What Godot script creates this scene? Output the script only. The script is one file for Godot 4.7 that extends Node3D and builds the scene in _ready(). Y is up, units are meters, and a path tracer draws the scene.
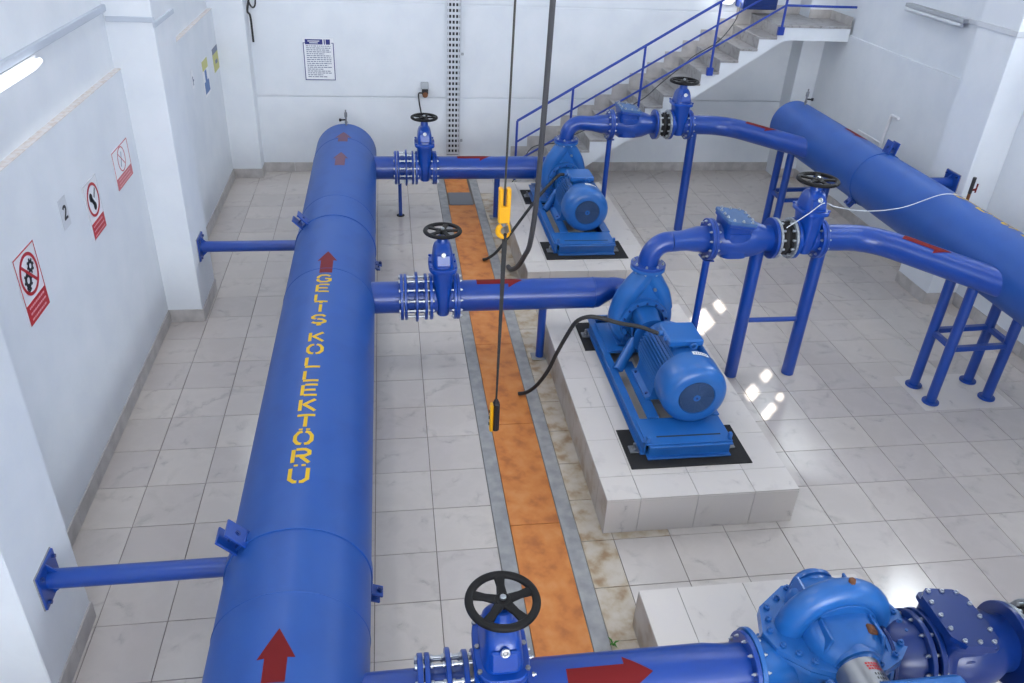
extends Node3D
# Pump hall: two blue collector pipes, three pump rows, tiled floor, stairs.

const XL := -2.12
const XR := 6.0
const ZB := -11.3
const ZF := 8.5
const YC := 6.6

var M := {}
var names := {}
var cam_xf: Transform3D

# ------------------------------------------------------------------ mesh builder
class MB extends RefCounted:
	var v := PackedVector3Array()
	var n := PackedVector3Array()
	var uv := PackedVector2Array()

	func tri(a: Vector3, b: Vector3, c: Vector3, na: Vector3, nb: Vector3, nc: Vector3) -> void:
		var g := (c - a).cross(b - a)
		if g.length_squared() < 1e-18:
			return
		if g.dot(na + nb + nc) < 0.0:
			v.append(a); v.append(c); v.append(b)
			n.append(na); n.append(nc); n.append(nb)
		else:
			v.append(a); v.append(b); v.append(c)
			n.append(na); n.append(nb); n.append(nc)

	func quad(a: Vector3, b: Vector3, c: Vector3, d: Vector3, na: Vector3, nb: Vector3, nc: Vector3, nd: Vector3) -> void:
		tri(a, b, c, na, nb, nc)
		tri(a, c, d, na, nc, nd)

	func fquad(a: Vector3, b: Vector3, c: Vector3, d: Vector3, m: Vector3) -> void:
		quad(a, b, c, d, m, m, m, m)

	func box(t: Transform3D, s: Vector3, b := 0.0) -> void:
		var h := s * 0.5
		b = minf(b, minf(h.x, minf(h.y, h.z)) * 0.95)
		var e := [Vector3.RIGHT, Vector3.UP, Vector3.BACK]
		for k in 3:
			var i := (k + 1) % 3
			var j := (k + 2) % 3
			for sg in [-1.0, 1.0]:
				var p := []
				for q in [[-1, -1], [1, -1], [1, 1], [-1, 1]]:
					var w := Vector3.ZERO
					w[k] = sg * h[k]; w[i] = q[0] * (h[i] - b); w[j] = q[1] * (h[j] - b)
					p.append(t * w)
				fquad(p[0], p[1], p[2], p[3], (t.basis * (e[k] * sg)).normalized())
		if b <= 0.0:
			return
		for k in 3:
			var i := (k + 1) % 3
			var j := (k + 2) % 3
			for si in [-1.0, 1.0]:
				for sj in [-1.0, 1.0]:
					var p := []
					for q in [[0, -1.0], [0, 1.0], [1, 1.0], [1, -1.0]]:
						var w := Vector3.ZERO
						w[k] = q[1] * (h[k] - b)
						if q[0] == 0:
							w[i] = si * h[i]; w[j] = sj * (h[j] - b)
						else:
							w[i] = si * (h[i] - b); w[j] = sj * h[j]
						p.append(t * w)
					fquad(p[0], p[1], p[2], p[3], (t.basis * (e[i] * si + e[j] * sj)).normalized())
		for sx in [-1.0, 1.0]:
			for sy in [-1.0, 1.0]:
				for sz in [-1.0, 1.0]:
					var nn := (t.basis * Vector3(sx, sy, sz)).normalized()
					tri(t * Vector3(sx * h.x, sy * (h.y - b), sz * (h.z - b)), t * Vector3(sx * (h.x - b), sy * h.y, sz * (h.z - b)), t * Vector3(sx * (h.x - b), sy * (h.y - b), sz * h.z), nn, nn, nn)

	func bx(a: Vector3, c: Vector3, b := 0.0) -> void:   # box from corner to corner
		box(Transform3D(Basis(), (a + c) * 0.5), (c - a).abs(), b)

	# revolve (radius, height) points round the local Y axis
	func lathe(t: Transform3D, prof: Array, seg := 32, smooth_deg := 38.0) -> void:
		var m := prof.size()
		var sn := []
		for k in m - 1:
			var d: Vector2 = prof[k + 1] - prof[k]
			sn.append(Vector2(d.y, -d.x).normalized())
		var cs := cos(deg_to_rad(smooth_deg))
		for k in m - 1:
			var d: Vector2 = prof[k + 1] - prof[k]
			if d.length_squared() < 1e-14:
				continue
			var n0: Vector2 = sn[k]
			var n1: Vector2 = sn[k]
			if k > 0 and sn[k - 1].dot(sn[k]) > cs:
				n0 = (sn[k - 1] + sn[k]).normalized()
			if k < m - 2 and sn[k + 1].dot(sn[k]) > cs:
				n1 = (sn[k + 1] + sn[k]).normalized()
			var p0: Vector2 = prof[k]
			var p1: Vector2 = prof[k + 1]
			for i in seg:
				var a := TAU * i / seg
				var b := TAU * (i + 1) / seg
				var ca := Vector3(cos(a), 0, sin(a))
				var cb := Vector3(cos(b), 0, sin(b))
				quad(t * (ca * p0.x + Vector3(0, p0.y, 0)), t * (cb * p0.x + Vector3(0, p0.y, 0)), t * (cb * p1.x + Vector3(0, p1.y, 0)), t * (ca * p1.x + Vector3(0, p1.y, 0)),
					(t.basis * (ca * n0.x + Vector3(0, n0.y, 0))).normalized(), (t.basis * (cb * n0.x + Vector3(0, n0.y, 0))).normalized(), (t.basis * (cb * n1.x + Vector3(0, n1.y, 0))).normalized(), (t.basis * (ca * n1.x + Vector3(0, n1.y, 0))).normalized())

	# solid cylinder from p to q with a small chamfer
	func cyl(p: Vector3, q: Vector3, r: float, seg := 24, ch := 0.0, r2 := -1.0) -> void:
		var l := p.distance_to(q)
		if r2 < 0.0:
			r2 = r
		var pr := [Vector2(0, 0), Vector2(r - ch, 0), Vector2(r, ch), Vector2(r2, l - ch), Vector2(r2 - ch, l), Vector2(0, l)]
		lathe(along(p, q), pr, seg, 20.0)

	# open ring (washer) between radii
	func ring(p: Vector3, q: Vector3, r0: float, r1: float, seg := 32, ch := 0.0) -> void:
		var l := p.distance_to(q)
		lathe(along(p, q), [Vector2(r0, 0), Vector2(r1 - ch, 0), Vector2(r1, ch), Vector2(r1, l - ch), Vector2(r1 - ch, l), Vector2(r0, l), Vector2(r0, 0)], seg, 20.0)

	static func along(p: Vector3, q: Vector3) -> Transform3D:
		var y := (q - p).normalized()
		var x := y.cross(Vector3.UP)
		if x.length() < 0.01:
			x = Vector3.RIGHT
		x = x.normalized()
		return Transform3D(Basis(x, y, x.cross(y)), p)

	func tube(path: Array, rad, seg := 20, caps := true) -> void:
		var m := path.size()
		var tg := []
		for i in m:
			var a: Vector3 = path[maxi(i - 1, 0)]
			var b: Vector3 = path[mini(i + 1, m - 1)]
			tg.append((b - a).normalized())
		var t0: Vector3 = tg[0]
		var u := t0.cross(Vector3.UP)
		if u.length() < 0.05:
			u = t0.cross(Vector3.RIGHT)
		u = u.normalized()
		var rings := []
		var norms := []
		for i in m:
			var t: Vector3 = tg[i]
			u = (u - t * u.dot(t)).normalized()
			var w := t.cross(u)
			var r: float = rad[i] if rad is Array else rad
			var rp := PackedVector3Array()
			var rn := PackedVector3Array()
			for k in seg:
				var a := TAU * k / seg
				var d := u * cos(a) + w * sin(a)
				rn.append(d)
				rp.append(path[i] + d * r)
			rings.append(rp)
			norms.append(rn)
		for i in m - 1:
			for k in seg:
				var k2 := (k + 1) % seg
				quad(rings[i][k], rings[i][k2], rings[i + 1][k2], rings[i + 1][k], norms[i][k], norms[i][k2], norms[i + 1][k2], norms[i + 1][k])
		if caps:
			for k in seg:
				var k2 := (k + 1) % seg
				tri(path[0], rings[0][k], rings[0][k2], -tg[0], -tg[0], -tg[0])
				tri(path[m - 1], rings[m - 1][k], rings[m - 1][k2], tg[m - 1], tg[m - 1], tg[m - 1])

	func torus(t: Transform3D, R: float, r: float, s1 := 40, s2 := 12, flat := 1.0) -> void:
		for i in s1:
			for j in s2:
				var q := []
				var nn := []
				for e in [[0, 0], [1, 0], [1, 1], [0, 1]]:
					var a: float = TAU * (i + e[0]) / s1
					var b: float = TAU * (j + e[1]) / s2
					var c := Vector3(cos(a), 0, sin(a))
					q.append(t * (c * (R + r * cos(b)) + Vector3(0, r * flat * sin(b), 0)))
					nn.append((t.basis * (c * cos(b) + Vector3(0, sin(b) / flat, 0))).normalized())
				quad(q[0], q[1], q[2], q[3], nn[0], nn[1], nn[2], nn[3])

	# polygon in the local XY plane, extruded along Z by depth (centred)
	func extrude(t: Transform3D, poly: PackedVector2Array, depth: float) -> void:
		var idx := Geometry2D.triangulate_polygon(poly)
		var zf := t.basis.z.normalized()
		for s in [-0.5, 0.5]:
			var nn := zf * signf(s)
			for k in range(0, idx.size(), 3):
				var a := poly[idx[k]]; var b := poly[idx[k + 1]]; var c := poly[idx[k + 2]]
				tri(t * Vector3(a.x, a.y, s * depth), t * Vector3(b.x, b.y, s * depth), t * Vector3(c.x, c.y, s * depth), nn, nn, nn)
		var sgn := -1.0 if Geometry2D.is_polygon_clockwise(poly) else 1.0
		# Godot's test assumes y down; with y up the sense turns round
		var area := 0.0
		for i in poly.size():
			area += poly[i].cross(poly[(i + 1) % poly.size()])
		sgn = signf(area)
		for i in poly.size():
			var a := poly[i]
			var b := poly[(i + 1) % poly.size()]
			var d := (b - a).normalized()
			var m := (t.basis * Vector3(d.y * sgn, -d.x * sgn, 0)).normalized()
			fquad(t * Vector3(a.x, a.y, -depth / 2), t * Vector3(b.x, b.y, -depth / 2), t * Vector3(b.x, b.y, depth / 2), t * Vector3(a.x, a.y, depth / 2), m)

	# stack of rounded rectangles: sections [y, half_x, half_z, power] (or with an x/z shift)
	func loft(t: Transform3D, sec: Array, seg := 28, caps := true) -> void:
		var rings := []
		for s in sec:
			var ring_ := PackedVector3Array()
			var sx: float = s[4] if s.size() > 4 else 0.0
			var sz: float = s[5] if s.size() > 5 else 0.0
			for k in seg:
				var a := TAU * (k + 0.5) / seg
				var c := cos(a)
				var d := sin(a)
				var p: float = 2.0 / s[3]
				ring_.append(Vector3(sx + s[1] * signf(c) * pow(absf(c), p), s[0], sz + s[2] * signf(d) * pow(absf(d), p)))
			rings.append(ring_)
		var nm := []
		for i in sec.size() - 1:
			var row := PackedVector3Array()
			for k in seg:
				var a: Vector3 = rings[i][(k + 1) % seg] - rings[i][(k - 1 + seg) % seg]
				if a.length() < 1e-6:
					a = rings[i + 1][(k + 1) % seg] - rings[i + 1][(k - 1 + seg) % seg]
				var b: Vector3 = rings[i + 1][k] - rings[i][k]
				var c := b.cross(a)
				row.append(c.normalized() if c.length() > 1e-9 else Vector3.UP)
			nm.append(row)
		for i in sec.size() - 1:
			for k in seg:
				var k2 := (k + 1) % seg
				var f := []
				for e in [[k, 0], [k2, 0], [k2, 1], [k, 1]]:
					var nn: Vector3 = nm[i][e[0]]
					var o: int = i - 1 if e[1] == 0 else i + 1
					if o >= 0 and o < nm.size() and nm[o][e[0]].dot(nn) > 0.75:
						nn = (nn + nm[o][e[0]]).normalized()
					f.append((t.basis * nn).normalized())
				quad(t * rings[i][k], t * rings[i][k2], t * rings[i + 1][k2], t * rings[i + 1][k], f[0], f[1], f[2], f[3])
		if caps:
			for e in [[0, -1.0], [sec.size() - 1, 1.0]]:
				var s = sec[e[0]]
				var c := Vector3(s[4] if s.size() > 4 else 0.0, s[0], s[5] if s.size() > 5 else 0.0)
				var nn := (t.basis * Vector3(0, e[1], 0)).normalized()
				for k in seg:
					tri(t * c, t * rings[e[0]][k], t * rings[e[0]][(k + 1) % seg], nn, nn, nn)

	# hexagon heads round a bolt circle, axis p -> q, both faces
	func bolts(p: Vector3, q: Vector3, R: float, cnt: int, br: float, bh: float, through := true, phase := 0.5) -> void:
		var t := along(p, q)
		var l := p.distance_to(q)
		for i in cnt:
			var a := TAU * (i + phase) / cnt
			var c := Vector3(cos(a) * R, 0, sin(a) * R)
			if through:
				cyl(t * (c + Vector3(0, -bh, 0)), t * (c + Vector3(0, l + bh, 0)), br, 6, br * 0.15)
				cyl(t * (c + Vector3(0, -bh * 1.7, 0)), t * (c + Vector3(0, l + bh * 1.7, 0)), br * 0.55, 6)
			else:
				cyl(t * (c + Vector3(0, l, 0)), t * (c + Vector3(0, l + bh, 0)), br, 6, br * 0.15)

	# flat shape laid on a cylinder: polygon points (u round the pipe, v along the axis)
	func wrap(c: Vector3, axis: Vector3, right: Vector3, up: Vector3, r: float, poly: PackedVector2Array, lift := 0.0015, step := 0.02) -> void:
		var lo := INF
		var hi := -INF
		for p in poly:
			lo = minf(lo, p.x); hi = maxf(hi, p.x)
		var u := floorf(lo / step) * step
		while u < hi:
			var strip := PackedVector2Array([Vector2(u, -50), Vector2(u + step, -50), Vector2(u + step, 50), Vector2(u, 50)])
			for piece in Geometry2D.intersect_polygons(poly, strip):
				if piece.size() < 3:
					continue
				var idx := Geometry2D.triangulate_polygon(piece)
				for k in range(0, idx.size(), 3):
					var pp := []
					var nn := []
					for w in 3:
						var q: Vector2 = piece[idx[k + w]]
						var d := right * sin(q.x / r) + up * cos(q.x / r)
						pp.append(c + axis * q.y + d * (r + lift))
						nn.append(d)
					tri(pp[0], pp[1], pp[2], nn[0], nn[1], nn[2])
			u += step

	func mesh(off: Vector3) -> ArrayMesh:
		var a := []
		a.resize(Mesh.ARRAY_MAX)
		var w := PackedVector3Array()
		w.resize(v.size())
		for i in v.size():
			w[i] = v[i] - off
		a[Mesh.ARRAY_VERTEX] = w
		a[Mesh.ARRAY_NORMAL] = n
		var am := ArrayMesh.new()
		am.add_surface_from_arrays(Mesh.PRIMITIVE_TRIANGLES, a)
		return am

# ------------------------------------------------------------------ nodes
func numbered(called: String) -> String:
	var k: int = names.get(called, 0)
	names[called] = k + 1
	return called if k == 0 else "%s_%03d" % [called, k]

func tag(o: Node, label: String, category: String, group := "", kind := "") -> Node:
	if label: o.set_meta("label", label)
	if category: o.set_meta("category", category)
	if group: o.set_meta("group", group)
	if kind: o.set_meta("kind", kind)
	return o

func thing(called: String, label: String, category: String, at: Vector3, group := "", kind := "") -> Node3D:
	var o := Node3D.new()
	o.name = numbered(called)
	add_child(o)
	o.position = at
	tag(o, label, category, group, kind)
	return o

func base_of(o: Node3D) -> Vector3:
	return o.position if o.get_parent() == self else base_of(o.get_parent())

func part(called: String, mb: MB, mat: Material, parent: Node3D, kind := "", label := "") -> MeshInstance3D:
	var o := MeshInstance3D.new()
	var key := "%d/%s" % [parent.get_instance_id(), called]
	var k: int = names.get(key, 0)
	names[key] = k + 1
	o.name = called if k == 0 else "%s_%03d" % [called, k]
	o.mesh = mb.mesh(base_of(parent))
	o.material_override = mat
	if kind: o.set_meta("kind", kind)
	if label: o.set_meta("label", label)
	parent.add_child(o, true)
	return o

# one-mesh thing; the node stands at `at`
func solo(called: String, mb: MB, mat: Material, at: Vector3, label: String, category: String, group := "", kind := "") -> MeshInstance3D:
	var o := MeshInstance3D.new()
	o.name = numbered(called)
	o.mesh = mb.mesh(at)
	o.material_override = mat
	o.position = at
	add_child(o)
	tag(o, label, category, group, kind)
	return o

func text_part(s: String, size: float, t: Transform3D, mat: Material, parent: Node3D, called := "lettering") -> void:
	var tm := TextMesh.new()
	var f := SystemFont.new()
	f.font_names = PackedStringArray(["Droid Sans"])
	f.font_weight = 700
	tm.font = f
	tm.text = s
	tm.font_size = 64
	tm.pixel_size = size / 64.0
	tm.depth = 0.002
	var o := MeshInstance3D.new()
	o.name = called
	o.mesh = tm
	o.material_override = mat
	o.transform = Transform3D(t.basis, t.origin - base_of(parent))
	parent.add_child(o, true)

# ------------------------------------------------------------------ materials
func c8(r: int, g: int, b: int) -> Color:
	return Color8(r, g, b)

func noise_tex(freq: float, ramp: Array, ridged := false, seed_ := 1, size := 512, oct := 4) -> NoiseTexture2D:
	var fn := FastNoiseLite.new()
	fn.seed = seed_
	fn.noise_type = FastNoiseLite.TYPE_SIMPLEX_SMOOTH
	fn.frequency = freq
	fn.fractal_type = FastNoiseLite.FRACTAL_RIDGED if ridged else FastNoiseLite.FRACTAL_FBM
	fn.fractal_octaves = oct
	if ridged:
		fn.domain_warp_enabled = true
		fn.domain_warp_amplitude = 60.0
		fn.domain_warp_frequency = 0.008
	var g := Gradient.new()
	var off := PackedFloat32Array()
	var cc := PackedColorArray()
	for r in ramp:
		off.append(r[0]); cc.append(r[1])
	g.offsets = off
	g.colors = cc
	var t := NoiseTexture2D.new()
	t.width = size
	t.height = size
	t.seamless = true
	t.noise = fn
	t.color_ramp = g
	return t

func mat(called: String, c: Color, rough := 0.5, metal := 0.0, spec := 0.5) -> StandardMaterial3D:
	var m := StandardMaterial3D.new()
	m.resource_name = called
	m.albedo_color = c
	m.roughness = rough
	m.metallic = metal
	m.metallic_specular = spec
	return m

func textured(called: String, tex: Texture2D, scale: float, rough := 0.5, tint := Color.WHITE, offset := Vector3.ZERO) -> StandardMaterial3D:
	var m := mat(called, tint, rough)
	m.albedo_texture = tex
	m.uv1_triplanar = true
	m.uv1_world_triplanar = true
	m.uv1_triplanar_sharpness = 8.0
	m.uv1_scale = Vector3.ONE * scale
	m.uv1_offset = offset
	return m

func paint(called: String, c: Color, rough: float, seed_: int, vary := 0.06, coat := 0.25) -> StandardMaterial3D:
	var t := noise_tex(0.012, [[0.25, c.lerp(Color(0.45, 0.5, 0.58), vary)], [0.5, c], [0.8, c.darkened(vary)]], false, seed_, 256, 5)
	var m := textured(called, t, 0.7, rough)
	m.clearcoat_enabled = true
	m.clearcoat = coat
	m.clearcoat_roughness = 0.2
	return m

func make_materials() -> void:
	var w := noise_tex(0.01, [[0.2, c8(219, 224, 231)], [0.5, c8(222, 227, 233)], [0.8, c8(225, 229, 235)]], false, 3, 512, 5)
	M.wall = textured("white_wall_paint", w, 0.35, 0.75)
	M.wall.heightmap_enabled = true
	M.wall.heightmap_texture = noise_tex(0.06, [[0.0, Color.BLACK], [1.0, Color.WHITE]], false, 5, 256, 3)
	M.wall.heightmap_scale = 0.15
	M.ledge = textured("dusty_ledge", noise_tex(0.03, [[0.2, c8(206, 194, 186)], [0.42, c8(214, 206, 202)], [0.7, c8(217, 214, 214)]], false, 8, 512, 6), 0.9, 0.85)
	M.ceiling = mat("ceiling_paint", c8(226, 228, 230), 0.9)
	for k in 4:
		var base := [c8(200, 192, 186), c8(195, 187, 182), c8(203, 195, 188), c8(197, 189, 183)][k] as Color
		var t := noise_tex(0.0055, [[0.0, base.darkened(0.015)], [0.3, base.darkened(0.02)], [0.62, base], [0.80, base.darkened(0.03)], [0.92, base.darkened(0.08)], [1.0, base.darkened(0.16)]], true, 20 + k, 512, 4)
		M["tile%d" % k] = textured("marble_tile", t, 0.55, 0.15, Color.WHITE, Vector3(k * 0.37, k * 0.19, k * 0.61))
	var st := noise_tex(0.012, [[0.12, c8(152, 124, 94)], [0.3, c8(172, 154, 130)], [0.5, c8(186, 173, 154)], [0.75, c8(194, 184, 171)]], false, 31, 512, 5)
	M.tile_stained = textured("rust_stained_tile", st, 0.8, 0.3)
	M.plinth_tile = textured("plinth_tile", noise_tex(0.006, [[0.0, c8(208, 201, 196)], [0.7, c8(210, 203, 197)], [0.88, c8(202, 195, 190)], [1.0, c8(170, 164, 160)]], true, 41, 512, 4), 0.6, 0.22)
	M.plinth_side = textured("rusty_shaded_plinth_side", noise_tex(0.01, [[0.15, c8(150, 132, 112)], [0.45, c8(172, 164, 156)], [0.8, c8(180, 174, 168)]], false, 45, 512, 5), 0.7, 0.3)  # rust blotches, with the shade of the side mixed into the darker base
	M.dark_plate = mat("grey_steel_plate", c8(104, 106, 112), 0.6)
	M.skirting = textured("grey_skirting_tile", noise_tex(0.02, [[0.2, c8(170, 166, 165)], [0.5, c8(182, 178, 176)], [0.8, c8(192, 188, 186)]], false, 43, 256, 4), 0.9, 0.3)
	M.grout = mat("dark_grout", c8(112, 104, 98), 0.9)
	M.grout_dark = mat("dirty_grout", c8(86, 76, 68), 0.9)
	M.concrete = textured("grey_concrete", noise_tex(0.03, [[0.2, c8(140, 140, 142)], [0.5, c8(150, 150, 151)], [0.8, c8(160, 159, 158)]], false, 47, 256, 5), 0.9, 0.8)
	M.orange = textured("orange_paint", noise_tex(0.018, [[0.12, c8(172, 100, 48)], [0.4, c8(198, 120, 56)], [0.6, c8(204, 128, 62)], [0.85, c8(208, 138, 78)]], false, 51, 512, 5), 0.55, 0.55)
	M.collector = paint("collector_blue_paint", c8(24, 78, 158), 0.48, 61, 0.04, 0.05)
	M.branch = paint("deep_blue_paint", c8(9, 62, 150), 0.32, 62, 0.04)
	M.valve = paint("valve_blue_paint", c8(8, 66, 160), 0.28, 63, 0.04)
	M.pump = paint("light_blue_paint", c8(31, 99, 174), 0.34, 64, 0.05)
	M.pump_dark = mat("nut_blue_paint", c8(30, 90, 160), 0.4)
	M.navy = paint("dark_blue_paint", c8(10, 44, 112), 0.3, 65, 0.03, 0.12)
	M.rail = mat("railing_blue_paint", c8(28, 62, 158), 0.4)
	M.rubber = mat("black_rubber", c8(28, 28, 30), 0.75)
	M.pad = mat("black_rubber_pad", c8(30, 29, 30), 0.85)
	M.wheel = mat("black_iron", c8(22, 21, 22), 0.55, 0.0, 0.35)
	M.chrome = mat("bright_zinc", c8(196, 200, 204), 0.28, 1.0)
	M.steel = mat("brushed_steel", c8(150, 152, 155), 0.42, 1.0)
	M.galv = textured("galvanised_steel", noise_tex(0.05, [[0.2, c8(140, 145, 152)], [0.8, c8(178, 183, 188)]], false, 71, 256, 3), 2.0, 0.45)
	M.galv.metallic = 0.55
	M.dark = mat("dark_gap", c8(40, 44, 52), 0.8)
	M.red = mat("red_paint", c8(112, 26, 28), 0.7, 0.0, 0.3)
	M.worn = paint("worn_blue_lid", c8(66, 102, 152), 0.5, 66, 0.08, 0.0)
	M.sign_red = mat("sign_red", c8(190, 30, 40), 0.4)
	M.red_dull = mat("dull_red_paint", c8(112, 42, 48), 0.7, 0.0, 0.3)
	M.red_muted = mat("muted_red_paint", c8(104, 68, 86), 0.65)
	M.sign_pink = mat("pale_sign_print", c8(222, 160, 162), 0.5)
	M.sign_faded = mat("faded_sign_red", c8(196, 104, 110), 0.5)
	M.zinc = mat("bright_zinc_sheet", c8(206, 211, 218), 0.4, 0.15)
	M.yellow = mat("yellow_lettering", c8(214, 176, 44), 0.6, 0.0, 0.3)
	M.hook_yellow = mat("yellow_hook_paint", c8(246, 178, 10), 0.4)
	M.sign_white = mat("sign_white", c8(232, 234, 238), 0.45)
	M.sign_grey = mat("sign_grey", c8(204, 208, 214), 0.5)
	M.ink = mat("black_ink", c8(28, 28, 34), 0.5)
	M.ink_blue = mat("dark_blue_ink", c8(34, 44, 120), 0.5)
	M.ink_grey = mat("grey_ink", c8(120, 128, 150), 0.6)
	M.pale_yellow = mat("pale_yellow_print", c8(196, 194, 124), 0.6)
	M.print_blue = mat("print_blue", c8(88, 120, 172), 0.6)
	M.cable = mat("black_cable", c8(38, 38, 40), 0.6)
	M.cable_grey = mat("grey_cable", c8(74, 74, 78), 0.6)
	M.wire = mat("steel_wire", c8(70, 68, 64), 0.5, 0.4)
	M.pvc = mat("white_plastic", c8(232, 234, 238), 0.4)
	M.lamp_grey = mat("grey_lamp_housing", c8(168, 172, 178), 0.5)
	M.grille = mat("fan_grille", c8(44, 72, 112), 0.5)
	M.stair_tread = textured("grey_stair_marble", noise_tex(0.008, [[0.0, c8(168, 166, 166)], [0.6, c8(160, 158, 158)], [0.85, c8(138, 135, 134)], [1.0, c8(112, 110, 110)]], true, 81, 512, 4), 0.9, 0.3)
	M.green = mat("green_leaf", c8(70, 130, 50), 0.7)
	M.frame = mat("white_window_frame", c8(228, 230, 232), 0.4)
	M.rust = mat("rust_brown", c8(112, 70, 44), 0.8)
	M.trunk = mat("grey_trunking", c8(186, 194, 206), 0.6)
	M.tube_glow = mat("lamp_tube_glow", c8(255, 255, 255), 0.4)
	M.tube_glow.emission_enabled = true
	M.tube_glow.emission = Color(0.97, 0.98, 1.0)
	M.tube_glow.emission_energy_multiplier = 1.6
	M.pane = mat("frosted_window_pane", c8(235, 240, 245), 0.3)
	M.pane.emission_enabled = true
	M.pane.emission = Color(0.93, 0.97, 1.0)
	M.pane.emission_energy_multiplier = 4.0
	M.day_pane = M.pane.duplicate()
	M.day_pane.emission_energy_multiplier = 5.0
	M.sunny_pane = M.pane.duplicate()
	M.sunny_pane.emission_energy_multiplier = 30.0
	M.glass = mat("clear_glass", Color(0.95, 0.98, 1.0, 0.08), 0.02)
	M.glass.transparency = BaseMaterial3D.TRANSPARENCY_ALPHA

# ------------------------------------------------------------------ the room
func on_screen(p: Vector3, slack := 40.0) -> bool:
	var q := cam_xf.affine_inverse() * p
	if q.z > -0.3:
		return false
	var x := 512.0 + 808.29 * q.x / -q.z
	var y := 341.5 - 808.29 * q.y / -q.z
	return x > -slack and x < 1024 + slack and y > -slack and y < 683 + slack

func steps_of(a: float, b: float, origin: float, pitch: float) -> Array:
	# grid cuts between a and b
	var out := [a]
	var k := ceilf((a - origin) / pitch + 0.02)
	while origin + k * pitch < b - 0.02:
		if origin + k * pitch > a + 0.02:
			out.append(origin + k * pitch)
		k += 1
	out.append(b)
	return out

func tile_mesh(x0: float, x1: float, z0: float, z1: float, y0: float, y1: float, gap := 0.0022) -> MB:
	var mb := MB.new()
	mb.bx(Vector3(x0 + gap, y0, z0 + gap), Vector3(x1 - gap, y1, z1 - gap), 0.0015)
	return mb

func build_floor() -> void:
	var fl := thing("floor", "white marble tiled floor of the pump hall with dark joints", "floor", Vector3(0, 0, 0), "", "structure")
	var mb := MB.new()
	mb.bx(Vector3(XL - 0.3, -0.2, ZB - 0.3), Vector3(XR + 0.3, -0.006, ZF + 0.3))
	part("screed", mb, M.grout, fl)
	# concrete strips either side of the cable trench
	mb = MB.new(); mb.bx(Vector3(0.628, -0.01, ZB), Vector3(0.732, 0.004, ZF), 0.003)
	part("concrete_strip", mb, M.concrete, fl)
	mb = MB.new(); mb.bx(Vector3(1.084, -0.01, ZB), Vector3(1.19, 0.006, ZF), 0.003)
	part("concrete_strip", mb, M.concrete, fl)
	var rng := RandomNumberGenerator.new()
	rng.seed = 7
	var cells := []
	for side in 2:
		var xs := steps_of(XL, 0.626, 0.219, 0.4005) if side == 0 else steps_of(1.192, XR, 0.219, 0.4005)
		var zs := steps_of(ZB, ZF, -3.452, 0.408)
		for i in xs.size() - 1:
			for j in zs.size() - 1:
				var c := Vector3((xs[i] + xs[i + 1]) / 2, 0, (zs[j] + zs[j + 1]) / 2)
				var hidden := false
				for p in plinths:
					if xs[i] >= p[0] - 0.01 and xs[i + 1] <= p[1] + 0.01 and zs[j] >= p[2] - 0.01 and zs[j + 1] <= p[3] + 0.01:
						hidden = true
				if hidden:
					continue
				cells.append([cam_xf.origin.distance_to(c) + (0.0 if on_screen(c) else 100.0), xs[i], xs[i + 1], zs[j], zs[j + 1], rng.randi() % 4, rng.randf(), side])
	cells.sort_custom(func(a, b): return a[0] < b[0])
	var rest := MB.new()
	for k in cells.size():
		var c = cells[k]
		var dy: float = c[6] * 0.0012
		if k < 298:
			var m: Material = M["tile%d" % c[5]]
			if c[7] == 1 and c[1] < 1.35 or (c[7] == 1 and c[1] < 1.7 and c[6] > 0.45 and c[3] < -2.9):
				m = M.tile_stained
			part("floor_tile", tile_mesh(c[1], c[2], c[3], c[4], -0.01, dy), m, fl)
		else:
			rest.bx(Vector3(c[1] + 0.0022, -0.01, c[3] + 0.0022), Vector3(c[2] - 0.0022, dy, c[4] - 0.0022))
	part("floor_tiles", rest, M.tile0, fl, "stuff")
	# covers over the trench
	var tr := thing("trench_cover", "long strip of orange painted trench covers between two concrete edges", "trench cover", Vector3(0.905, 0, -6.0))
	var cuts := [-10.42, -9.0, -7.75, -6.45, -5.2, -4.05, -2.85, -1.5, 0.0, 2.0, 5.0, 8.4]
	for i in cuts.size() - 1:
		mb = MB.new(); mb.bx(Vector3(0.736, -0.012, cuts[i + 1] - 0.003 if i > 0 else cuts[i + 1] - 0.003), Vector3(1.080, 0.004 + 0.001 * (i % 2), cuts[i] + (0.003 if i > 0 else 0.44)), 0.002)
		part("cover_panel", mb, M.orange, tr)
	mb = MB.new(); mb.bx(Vector3(0.745, -0.012, -11.25), Vector3(1.054, 0.004, -10.42), 0.002)
	part("cover_panel", mb, M.orange, tr)
	mb = MB.new(); mb.bx(Vector3(0.75, 0.0055, -10.40), Vector3(1.056, 0.014, -9.95), 0.003)
	solo("trench_plate", mb, M.dark_plate, Vector3(0.9, 0.0055, -10.17), "grey plate lying across the orange trench covers near the back wall", "plate")
	# a small weed in the joint
	mb = MB.new()
	for k in 4:
		var a := k * 1.3
		mb.tube([Vector3(1.205, 0.0, -3.02), Vector3(1.205 + cos(a) * 0.015, 0.03, -3.02 + sin(a) * 0.02), Vector3(1.205 + cos(a) * 0.035, 0.035, -3.02 + sin(a) * 0.05)], [0.004, 0.006, 0.001], 6)
	solo("weed", mb, M.green, Vector3(1.205, 0, -3.02), "tiny green weed growing from the joint beside the grey trench edge", "weed")

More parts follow.
